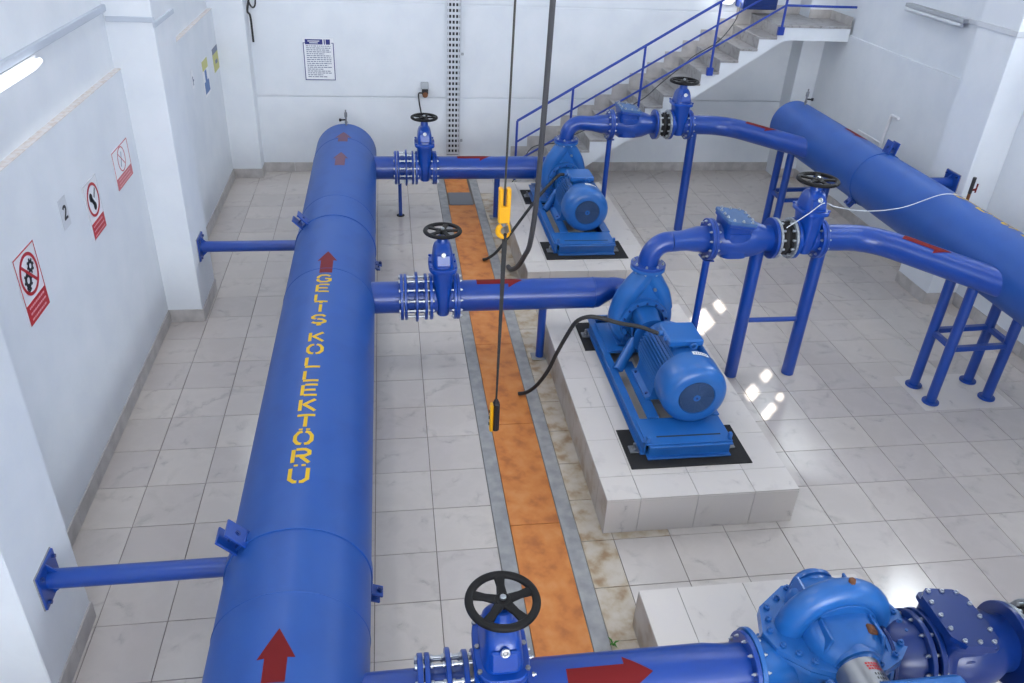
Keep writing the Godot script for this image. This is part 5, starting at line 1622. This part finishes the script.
# ------------------------------------------------------------------ signs, hoist, cables
func wall_sign(label: String, category: String, z0: float, z1: float, y0: float, y1: float, kind: int) -> void:
	# flat plate on the left wall facing +x; z0 is its far edge
	var x := XL
	var t := thing("wall_sign", label, category, Vector3(x, y0, (z0 + z1) / 2), "")
	var w := z1 - z0
	var h := y1 - y0
	# local frame: right in the sign = -z (viewed from +x), up = y, out = +x
	var b := Basis(Vector3(0, 0, -1), Vector3.UP, Vector3.RIGHT)
	var o := Vector3(x + 0.004, (y0 + y1) / 2, (z0 + z1) / 2)
	var T := func(u: float, v: float, d: float) -> Transform3D: return Transform3D(b, o + b * Vector3(u, v, d))
	var rect := func(u0: float, v0: float, u1: float, v1: float, d: float, m: Material, called: String) -> void:
		var mb := MB.new()
		mb.box(T.call((u0 + u1) / 2, (v0 + v1) / 2, d), Vector3(u1 - u0, v1 - v0, 0.002))
		part(called, mb, m, t)
	var mb := MB.new(); mb.box(T.call(0, 0, 0), Vector3(w, h, 0.006), 0.001)
	part("plate", mb, M.sign_white if kind != 2 else M.sign_grey, t)
	if kind == 0 or kind == 1 or kind == 4:
		var split := -h * 0.5 + h * 0.29
		rect.call(-w / 2 + 0.006, -h / 2 + 0.006, w / 2 - 0.006, split, 0.0042, M.sign_faded if kind == 4 else M.sign_red, "red_field")
		for q in [[-w / 2, -h / 2, w / 2, -h / 2 + 0.007], [-w / 2, h / 2 - 0.007, w / 2, h / 2], [-w / 2, -h / 2, -w / 2 + 0.006, h / 2], [w / 2 - 0.006, -h / 2, w / 2, h / 2]]:
			rect.call(q[0], q[1], q[2], q[3], 0.0046, M.sign_faded if kind == 4 else M.sign_grey if kind == 1 else M.sign_red, "border")
		# unreadable lines of white print
		mb = MB.new()
		var rng := RandomNumberGenerator.new()
		rng.seed = 90 + kind
		for i in 3:
			var u := -w * 0.38
			while u < w * 0.34:
				var l := minf(rng.randf_range(0.012, 0.03), w * 0.4 - u)
				mb.box(T.call(u + l / 2, split - h * 0.06 - i * h * 0.085, 0.0056), Vector3(l, h * 0.028, 0.001))
				u += l + 0.007
		part("print", mb, M.sign_pink, t, "stuff")
		var cy := split + (h / 2 - split) * 0.5
		var R := minf(w * 0.42, (h / 2 - split) * 0.46)
		if kind == 4:
			mb = MB.new(); mb.ring(T.call(0, cy, 0.0042).origin, T.call(0, cy, 0.0056).origin, R * 0.9, R, 40)
			mb.box(Transform3D(b * Basis(Vector3.BACK, -0.7), T.call(0, cy, 0.0052).origin), Vector3(R * 1.8, R * 0.08, 0.0012))
			part("prohibition_ring", mb, M.sign_faded, t)
			mb = MB.new(); mb.box(Transform3D(b * Basis(Vector3.BACK, 1.1), T.call(-0.01, cy, 0.0044).origin), Vector3(R * 1.2, R * 0.1, 0.0012))
			part("pictogram", mb, M.ink_grey, t)
		else:
			mb = MB.new()
			if kind == 0:   # two toothed wheels
				for q in [[-0.25, -0.22, 0.34], [0.30, 0.26, 0.27]]:
					var pp := T.call(q[0] * R, cy + q[1] * R, 0.0042).origin as Vector3
					mb.ring(pp, pp + Vector3(0.001, 0, 0), R * q[2] * 0.45, R * q[2], 28)
					for i in 8:
						var a := TAU * i / 8
						mb.box(Transform3D(b * Basis(Vector3.BACK, a), pp + b * Vector3(cos(a), sin(a), 0) * R * q[2] * 1.1 + Vector3(0.0005, 0, 0)), Vector3(R * 0.12, R * 0.12, 0.001))
				for i in 4:
					mb.box(Transform3D(b * Basis(Vector3.BACK, 0.5), T.call(R * (-0.5 + i * 0.09), cy + R * (-0.62 + i * 0.02), 0.0046).origin), Vector3(R * 0.07, R * 0.3, 0.001))
			else:           # bent figure with a tool beside a wheel
				var pa := T.call(-0.32 * R, cy + 0.22 * R, 0.0042).origin as Vector3
				mb.cyl(pa, pa + Vector3(0.001, 0, 0), R * 0.26, 20)
				var pb := T.call(0.1 * R, cy - 0.42 * R, 0.0042).origin as Vector3
				mb.cyl(pb, pb + Vector3(0.001, 0, 0), R * 0.24, 20)
				mb.box(Transform3D(b * Basis(Vector3.BACK, -0.9), T.call(-0.1 * R, cy - 0.08 * R, 0.0047).origin), Vector3(R * 0.7, R * 0.3, 0.001))
				mb.box(Transform3D(b * Basis(Vector3.BACK, 0.9), T.call(0.36 * R, cy + 0.30 * R, 0.0047).origin), Vector3(R * 0.6, R * 0.12, 0.001))
			part("pictogram", mb, M.ink, t)
			mb = MB.new(); mb.ring(T.call(0, cy, 0.0046).origin, T.call(0, cy, 0.0058).origin, R * 0.84, R, 44)
			if kind == 0:
				mb.box(Transform3D(b * Basis(Vector3.BACK, -0.75), T.call(0, cy, 0.0056).origin), Vector3(R * 1.8, R * 0.15, 0.0012))
			part("prohibition_ring", mb, M.sign_red, t)
	elif kind == 2:
		text_part("2", 0.13, T.call(0, -0.0, 0.0045), M.ink, t)
	elif kind == 3:   # faint number card
		mb = MB.new(); mb.box(T.call(0.0, -0.02, 0.0042), Vector3(0.025, h * 0.5, 0.0012)); mb.box(T.call(0.02, -h * 0.1, 0.0042), Vector3(0.05, 0.02, 0.0012))
		part("print", mb, M.ink_grey, t)
	elif kind == 5:   # blue poster with a yellow head
		rect.call(-w * 0.46, h * 0.22, w * 0.46, h * 0.48, 0.0042, M.pale_yellow, "yellow_field")
		rect.call(-w * 0.2, -h * 0.1, w * 0.1, h * 0.2, 0.0042, M.print_blue, "blue_figure")
		rect.call(-w * 0.42, -h * 0.42, w * 0.35, -h * 0.1, 0.0042, M.print_blue, "blue_field")
	elif kind == 6:   # yellow poster with a dark head
		rect.call(-w * 0.5, h * 0.25, w * 0.5, h * 0.5, 0.0042, M.ink_grey, "dark_field")
		rect.call(-w * 0.5, -h * 0.5, w * 0.5, h * 0.25, 0.0042, M.pale_yellow, "yellow_field")
		rect.call(-w * 0.15, -h * 0.2, w * 0.25, -h * 0.05, 0.0056, M.ink_grey, "print")

func build_signs() -> void:
	wall_sign("white prohibition sign with crossed-out gear wheels over red panel, nearest on the left wall", "sign", -4.745, -4.44, 1.455, 1.875, 0)
	wall_sign("white prohibition sign with black figures in a red ring, beside the number two card", "sign", -5.97, -5.68, 1.445, 1.85, 1)
	wall_sign("faded red prohibition sign beside the left pillar", "sign", -6.81, -6.39, 1.555, 1.855, 4)
	wall_sign("small grey card with a black number two on the left wall", "number card", -5.36, -5.235, 1.72, 1.92, 2)
	wall_sign("small pale card with a faint mark on the far left wall", "number card", -9.49, -9.40, 1.60, 1.79, 3)
	wall_sign("tall blue poster with a yellow top on the far left wall", "poster", -10.32, -9.98, 1.35, 1.76, 5)
	wall_sign("yellow poster with a dark top next to the back corner pillar", "poster", -11.0, -10.66, 1.48, 1.76, 6)
	# notice on the back wall
	var t := thing("notice_board", "white notice with a dark blue heading and lines of small print on the back wall", "notice", Vector3(-0.885, 1.265, ZB))
	var mb := MB.new(); mb.bx(Vector3(-1.085, 1.262, ZB), Vector3(-0.688, 1.80, ZB + 0.008), 0.002)
	part("plate", mb, M.sign_white, t)
	mb = MB.new()
	for q in [[-1.083, 1.264, -1.073, 1.74], [-0.70, 1.264, -0.69, 1.74], [-1.083, 1.264, -0.69, 1.274], [-1.083, 1.735, -1.05, 1.743], [-0.72, 1.735, -0.69, 1.743]]:
		mb.bx(Vector3(q[0], q[1], ZB + 0.008), Vector3(q[2], q[3], ZB + 0.0095))
	part("border", mb, M.ink_blue, t)
	mb = MB.new(); mb.bx(Vector3(-1.055, 1.72, ZB + 0.008), Vector3(-0.83, 1.785, ZB + 0.010))
	mb.bx(Vector3(-0.815, 1.72, ZB + 0.008), Vector3(-0.80, 1.785, ZB + 0.010)); mb.bx(Vector3(-0.79, 1.72, ZB + 0.008), Vector3(-0.735, 1.785, ZB + 0.010))
	part("heading", mb, M.ink_blue, t)
	mb = MB.new(); mb.bx(Vector3(-1.02, 1.757, ZB + 0.010), Vector3(-0.87, 1.768, ZB + 0.011)); mb.bx(Vector3(-1.0, 1.735, ZB + 0.010), Vector3(-0.89, 1.745, ZB + 0.011))
	part("heading_print", mb, M.sign_white, t)
	mb = MB.new()
	var rng := RandomNumberGenerator.new()
	rng.seed = 12
	for i in 17:
		var y := 1.695 - i * 0.0245
		var x := -1.045
		var e := -0.73 - (rng.randf() * 0.12 if rng.randf() < 0.5 else 0.0)
		while x < e:
			var l := minf(rng.randf_range(0.015, 0.05), e - x)
			mb.bx(Vector3(x, y, ZB + 0.008), Vector3(x + l, y + 0.011, ZB + 0.0092))
			x += l + 0.008
	part("print", mb, M.ink_grey, t, "stuff")
	# cable tray
	t = thing("cable_tray", "perforated galvanised cable tray running straight up the back wall", "cable tray", Vector3(0.885, 0.25, ZB))
	for x in [0.792, 0.975]:
		mb = MB.new(); mb.bx(Vector3(x - 0.006, 0.24, ZB), Vector3(x + 0.006, 5.5, ZB + 0.06), 0.001)
		part("side_rail", mb, M.zinc, t)
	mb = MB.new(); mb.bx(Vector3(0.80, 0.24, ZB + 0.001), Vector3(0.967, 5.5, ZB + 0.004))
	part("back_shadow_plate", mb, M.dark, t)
	for i in 42:
		var y := 0.25 + i * 0.0722
		mb = MB.new()
		mb.bx(Vector3(0.80, y, ZB + 0.008), Vector3(0.967, y + 0.034, ZB + 0.014), 0.001)
		for j in 4:
			mb.bx(Vector3(0.805 + j * 0.046, y + 0.034, ZB + 0.008), Vector3(0.822 + j * 0.046, y + 0.0722, ZB + 0.013))
		part("rung", mb, M.zinc, t)
	for y in [1.62, 0.44]:
		mb = MB.new(); mb.bx(Vector3(0.98, y, ZB), Vector3(1.02, y + 0.03, ZB + 0.03), 0.003)
		part("clip", mb, M.galv, t)
	# alarm beacon
	t = thing("wall_socket", "small grey and red socket box on the back wall with a black lead", "socket", Vector3(0.49, 1.05, ZB))
	mb = MB.new(); mb.bx(Vector3(0.44, 1.17, ZB), Vector3(0.545, 1.26, ZB + 0.05), 0.004); part("top_box", mb, M.lamp_grey, t)
	mb = MB.new(); mb.bx(Vector3(0.455, 1.10, ZB), Vector3(0.54, 1.172, ZB + 0.06), 0.004); part("body", mb, M.ink, t)
	mb = MB.new(); mb.cyl(Vector3(0.498, 1.08, ZB + 0.01), Vector3(0.498, 1.10, ZB + 0.075), 0.036, 16, 0.004); part("red_cap", mb, M.rust, t)
	mb = MB.new(); mb.tube(smooth([Vector3(0.452, 1.12, ZB + 0.05), Vector3(0.41, 1.11, ZB + 0.05), Vector3(0.415, 1.0, ZB + 0.04), Vector3(0.445, 0.78, ZB + 0.03), Vector3(0.45, 0.3, ZB + 0.03)], 5), 0.010, 8); part("lead", mb, M.cable, t)
	# fluorescent lamp on the left wall, lit
	t = thing("fluorescent_lamp", "long white fluorescent lamp glowing on the left wall", "lamp", Vector3(XL - 0.03, 2.72, -5.0))
	mb = MB.new(); mb.bx(Vector3(XL - 0.052, 2.705, -5.515), Vector3(XL - 0.02, 2.77, -4.35), 0.004); part("housing", mb, M.pvc, t)
	mb = MB.new()
	var ls := []
	for i in 9:
		ls.append(Vector3(XL + 0.005, 2.737, lerpf(-5.50, -4.36, i / 8.0)))
	mb.tube(ls, [0.016, 0.03, 0.03, 0.03, 0.03, 0.03, 0.03, 0.03, 0.016], 20)
	part("lamp_tube", mb, M.tube_glow, t)
	var al := AreaLight3D.new()
	al.name = "fluorescent_lamp_light"
	al.area_size = Vector2(1.15, 0.06)
	al.light_energy = 0.5
	al.light_color = Color(0.95, 0.98, 1.0)
	al.area_range = 14.0
	al.shadow_enabled = true
	al.transform = Transform3D(Basis(Vector3(0, 0, 1), Vector3.UP, Vector3.LEFT), Vector3(XL + 0.06, 2.737, -4.97))
	add_child(al)
	# unlit batten on the right wall
	t = thing("fluorescent_batten", "unlit grey fluorescent batten high on the right wall", "lamp", Vector3(XR, 2.6, -9.1))
	mb = MB.new(); mb.bx(Vector3(XR - 0.055, 2.67, -9.28), Vector3(XR + 0.03, 2.71, -8.18), 0.004); part("housing", mb, M.lamp_grey, t)
	mb = MB.new(); mb.cyl(Vector3(XR - 0.045, 2.645, -9.26), Vector3(XR - 0.045, 2.645, -8.2), 0.022, 16, 0.004); part("tube", mb, M.sign_grey, t)
	# loose cable in the back left corner
	mb = MB.new()
	mb.tube(smooth([Vector3(-1.70, 2.6, ZB + 0.03), Vector3(-1.69, 2.32, ZB + 0.04), Vector3(-1.73, 2.12, ZB + 0.04), Vector3(-1.70, 2.05, ZB + 0.05), Vector3(-1.70, 1.74, ZB + 0.03)], 6), 0.013, 8)
	mb.tube(smooth([Vector3(-1.66, 2.5, ZB + 0.03), Vector3(-1.70, 2.25, ZB + 0.05), Vector3(-1.66, 2.16, ZB + 0.05), Vector3(-1.62, 2.24, ZB + 0.04), Vector3(-1.63, 2.6, ZB + 0.03)], 6), 0.010, 8)
	solo("loose_cable", mb, M.cable, Vector3(-1.7, 1.74, ZB + 0.03), "loose black cable hanging in the corner above the notice", "cable")

func build_hoist() -> void:
	var hx := 0.66
	var hz := -4.85
	var hy := 1.78   # pin height of the block
	var hk := thing("crane_hook", "yellow hook block hanging on a steel wire over the trench", "crane hook", HK)
	var o := HK
	var s := 0.92
	var mb := MB.new()
	for q in [-1.0, 1.0]:
		mb = MB.new(); mb.bx(o + Vector3(q * 0.027 - 0.015, 0.12, -0.03) * s, o + Vector3(q * 0.027 + 0.015, 0.34, 0.03) * s, 0.006)
		part("cheek", mb, M.hook_yellow, hk)
	mb = MB.new(); mb.bx(o + Vector3(-0.041, 0.085, -0.032) * s, o + Vector3(0.041, 0.21, 0.032) * s, 0.008)
	part("block", mb, M.hook_yellow, hk)
	mb = MB.new(); mb.cyl(o + Vector3(0, 0.06, 0) * s, o + Vector3(0, 0.0845, 0) * s, 0.022 * s, 16)
	part("swivel", mb, M.steel, hk)
	mb = MB.new()
	var pts := []
	var rr := []
	for i in 17:
		var a := deg_to_rad(75.0 + 265.0 * i / 16.0)
		pts.append(o + Vector3(cos(a) * 0.042 + 0.004, sin(a) * 0.046 + 0.02, 0) * s)
		rr.append((0.020 - 0.012 * pow(absf(i - 7) / 9.0, 2.0)) * s)
	pts.push_front(o + Vector3(0.0, 0.09, 0) * s); rr.push_front(0.014 * s)
	mb.tube(pts, rr, 16)
	part("hook", mb, M.hook_yellow, hk)
	mb = MB.new(); mb.box(Transform3D(Basis(Vector3.BACK, 0.2), o + Vector3(0.042, 0.045, 0.0) * s), Vector3(0.012, 0.07, 0.02), 0.002)
	part("safety_latch", mb, M.hook_yellow, hk)
	mb = MB.new(); mb.tube([o + Vector3(0, 0.2, 0) * s, o + Vector3(0.0, 0.30, 0) * s, Vector3(o.x + 0.045, YC, o.z - 0.02)], 0.007, 8)
	solo("hoist_wire", mb, M.wire, o + Vector3(0, 0.3, 0), "thin steel wire holding the yellow hook block", "wire rope")
	# pendant control
	var pb := thing("pendant_control", "yellow and black push-button pendant control hanging over the orange trench", "pendant control", PD)
	mb = MB.new(); mb.bx(PD + Vector3(-0.012, 0.0, -0.03), PD + Vector3(0.034, 0.25, 0.03), 0.012); part("case", mb, M.ink, pb)
	mb = MB.new(); mb.bx(PD + Vector3(-0.036, 0.0, -0.028), PD + Vector3(-0.011, 0.235, 0.028), 0.008); part("front", mb, M.hook_yellow, pb)
	mb = MB.new(); mb.loft(Transform3D(Basis(), PD + Vector3(0.008, 0.245, 0)), [[0, 0.024, 0.024, 2.0], [0.03, 0.012, 0.012, 2.0]], 16); part("cable_boot", mb, M.ink, pb)
	for i in 3:
		mb = MB.new(); mb.cyl(PD + Vector3(-0.042, 0.06 + i * 0.055, 0), PD + Vector3(-0.035, 0.06 + i * 0.055, 0), 0.012, 12, 0.002); part("button", mb, M.ink, pb)
	mb = MB.new()
	var a := PD + Vector3(0.008, 0.27, 0)
	var b := o + Vector3(0.012, -0.02, 0.0)
	for i in 10:
		var p := a.lerp(b, i / 10.0)
		var q := a.lerp(b, (i + 1) / 10.0)
		mb.box(Transform3D(MB.along(p, q).basis, (p + q) / 2), Vector3(lerpf(0.014, 0.034, i / 9.0), p.distance_to(q) * 1.02, 0.008), 0.002)
	mb.tube([b + Vector3(0, -0.03, 0.0), b + Vector3(0.0, 0.02, 0.012)], 0.012, 8)
	solo("pendant_strap", mb, M.cable, a, "flat black strap hanging from the hook down to the pendant control", "strap")
	# thick cable from the ceiling to the floor, and the motor leads
	mb = MB.new()
	mb.tube(smooth([Vector3(1.43, YC, -7.15), Vector3(1.41, 4.6, -7.15), Vector3(1.389, 2.93, -7.15), Vector3(1.381, 2.19, -7.15), Vector3(1.371, 1.65, -7.15), Vector3(1.368, 1.09, -7.2), Vector3(1.342, 0.67, -7.25), Vector3(1.31, 0.5, -7.33), Vector3(1.29, 0.25, -7.6), Vector3(1.27, 0.07, -7.9), Vector3(1.26, 0.03, -8.05)], 6), 0.026, 14)
	solo("hanging_cable", mb, M.cable_grey, Vector3(1.26, 0.0, -8.05), "thick dark cable hanging from the ceiling past the far motor", "cable")
	mb = MB.new()
	mb.tube(smooth([Vector3(1.925, 0.91, -8.57), Vector3(1.86, 0.905, -8.55), Vector3(1.74, 0.83, -8.46), Vector3(1.57, 0.66, -8.38), Vector3(1.37, 0.40, -8.32), Vector3(1.17, 0.15, -8.24), Vector3(1.06, 0.05, -8.24), Vector3(1.0, 0.022, -8.26)], 6), 0.017, 12)
	solo("motor_lead", mb, M.cable, Vector3(1.0, 0, -7.97), "black lead from the far motor's terminal box down to the trench", "cable")
	mb = MB.new()
	mb.tube(smooth([Vector3(1.955, 0.91, -5.05), Vector3(1.81, 0.97, -5.05), Vector3(1.655, 1.0, -5.06), Vector3(1.502, 1.04, -5.08), Vector3(1.415, 1.04, -5.1), Vector3(1.341, 0.97, -5.15), Vector3(1.287, 0.81, -5.2), Vector3(1.247, 0.62, -5.28), Vector3(1.209, 0.39, -5.38), Vector3(1.148, 0.185, -5.48), Vector3(1.083, 0.06, -5.56), Vector3(1.02, 0.02, -5.6)], 5), 0.016, 12)
	solo("motor_lead", mb, M.cable, Vector3(1.02, 0, -5.58), "black lead looping from the middle motor's terminal box to the orange trench", "cable")
const HK := Vector3(0.715, 1.83, -4.85)
const PD := Vector3(0.688, 0.336, -4.70)

func area(called: String, at: Vector3, aim: Vector3, size: Vector2, energy: float, col: Color) -> void:
	var a := AreaLight3D.new()
	a.name = called
	a.area_size = size
	a.light_energy = energy
	a.light_color = col
	a.area_range = 30.0
	a.area_attenuation = 2.0
	a.shadow_enabled = true
	add_child(a)
	a.look_at_from_position(at, aim, Vector3.UP if absf((aim - at).normalized().y) < 0.95 else Vector3.BACK)

func added_ceiling_lamp(n: int, at: Vector3) -> void:  # unseen battens added as overhead fill
	var t := thing("added_ceiling_lamp", "added white ceiling fill batten over the %s, %s of three" % [["left aisle", "pump rows"][n / 3], ["farthest", "middle", "nearest"][n % 3]], "lamp", at, "added ceiling battens")
	var mb := MB.new(); mb.bx(at + Vector3(-0.1, 0.0, -0.75), at + Vector3(0.1, 0.06, 0.75), 0.01); part("housing", mb, M.pvc, t)
	mb = MB.new(); mb.bx(at + Vector3(-0.08, -0.02, -0.72), at + Vector3(0.08, 0.0, 0.72), 0.005); part("diffuser", mb, M.tube_glow, t)

func _ready() -> void:
	# camera
	var cam := Camera3D.new()
	cam.name = "camera"
	cam_xf = Transform3D(Basis(Vector3.UP, -0.165943784) * Basis(Vector3.RIGHT, -0.54045245) * Basis(Vector3.BACK, 0.0537953422), Vector3(0, 3.95, 0))
	cam.transform = cam_xf
	cam.fov = rad_to_deg(2.0 * atan(341.5 / 808.292))
	cam.near = 0.05
	cam.far = 100.0
	add_child(cam)
	# sky and exposure
	var we := WorldEnvironment.new()
	we.name = "environment"
	var env := Environment.new()
	var sky := Sky.new()
	var sm := ProceduralSkyMaterial.new()
	sm.sky_top_color = Color(0.45, 0.62, 0.9)
	sm.sky_horizon_color = Color(0.82, 0.88, 0.95)
	sm.ground_bottom_color = Color(0.4, 0.39, 0.37)
	sm.ground_horizon_color = Color(0.7, 0.72, 0.74)
	sky.sky_material = sm
	env.background_mode = Environment.BG_SKY
	env.sky = sky
	env.tonemap_mode = Environment.TONE_MAPPER_LINEAR
	env.tonemap_exposure = 0.755
	env.sdfgi_enabled = true
	env.ssao_enabled = true
	env.ssil_enabled = true
	we.environment = env
	add_child(we)
	# sun through the two clear vents in the far right window
	var sun := DirectionalLight3D.new()
	sun.name = "sun"
	sun.light_energy = 6.0
	sun.light_color = Color(1.0, 0.98, 0.95)
	sun.light_angular_distance = 0.5
	sun.shadow_enabled = true
	add_child(sun)
	sun.look_at_from_position(Vector3(6.15, 3.77, -9.82), Vector3(3.22, 0.0, -6.9), Vector3.UP)
	# daylight of the windows; left windows and ceiling fill are added
	var day := Color(0.985, 0.99, 1.0)
	area("front_window_light", Vector3(1.95, 3.45, ZF - 0.05), Vector3(1.95, 3.0, -6.0), Vector2(6.6, 3.7), 80.0, day)
	area("right_window_light", Vector3(XR + 0.0, 3.87, -9.3), Vector3(0.0, 2.6, -9.3), Vector2(2.7, 1.0), 0.6, day)
	area("right_window_light_001", Vector3(XR + 0.0, 3.9, -5.95), Vector3(0.0, 2.6, -5.95), Vector2(0.9, 1.0), 0.5, day)
	area("right_window_light_002", Vector3(XR + 0.0, 3.87, -2.0), Vector3(0.0, 2.6, -2.0), Vector2(2.3, 1.0), 0.6, day)
	area("added_left_window_light", Vector3(XL + 0.0, 5.05, -1.15), Vector3(4.0, 2.0, -1.6), Vector2(2.8, 1.4), 2.0, day)
	area("added_left_window_light_001", Vector3(XL + 0.02, 4.15, -9.4), Vector3(5.5, 1.2, -8.6), Vector2(2.5, 1.0), 2.6, day)
	area("added_ceiling_fill_light", Vector3(-1.2, YC - 0.32, -6.5), Vector3(-1.2, 0, -6.5), Vector2(0.2, 5.0), 7.5, day)  # added fill that lifts the left aisle floor
	area("added_ceiling_fill_light_001", Vector3(3.6, YC - 0.32, -6.5), Vector3(3.6, 0, -6.5), Vector2(0.2, 5.0), 5.0, day)
	make_materials()
	build_room()
	build_collectors()
	for k in 3:
		build_plinth(k)
		build_suction(k)
	for k in 2:
		build_pump(k)
		build_discharge(k)
	build_split_pump()
	build_stairs()
	build_signs()
	build_hoist()
	for k in 3:
		added_ceiling_lamp(k, Vector3(-1.2, YC - 0.26, -8.4 + 1.9 * k))
		added_ceiling_lamp(k + 3, Vector3(3.6, YC - 0.26, -8.4 + 1.9 * k))
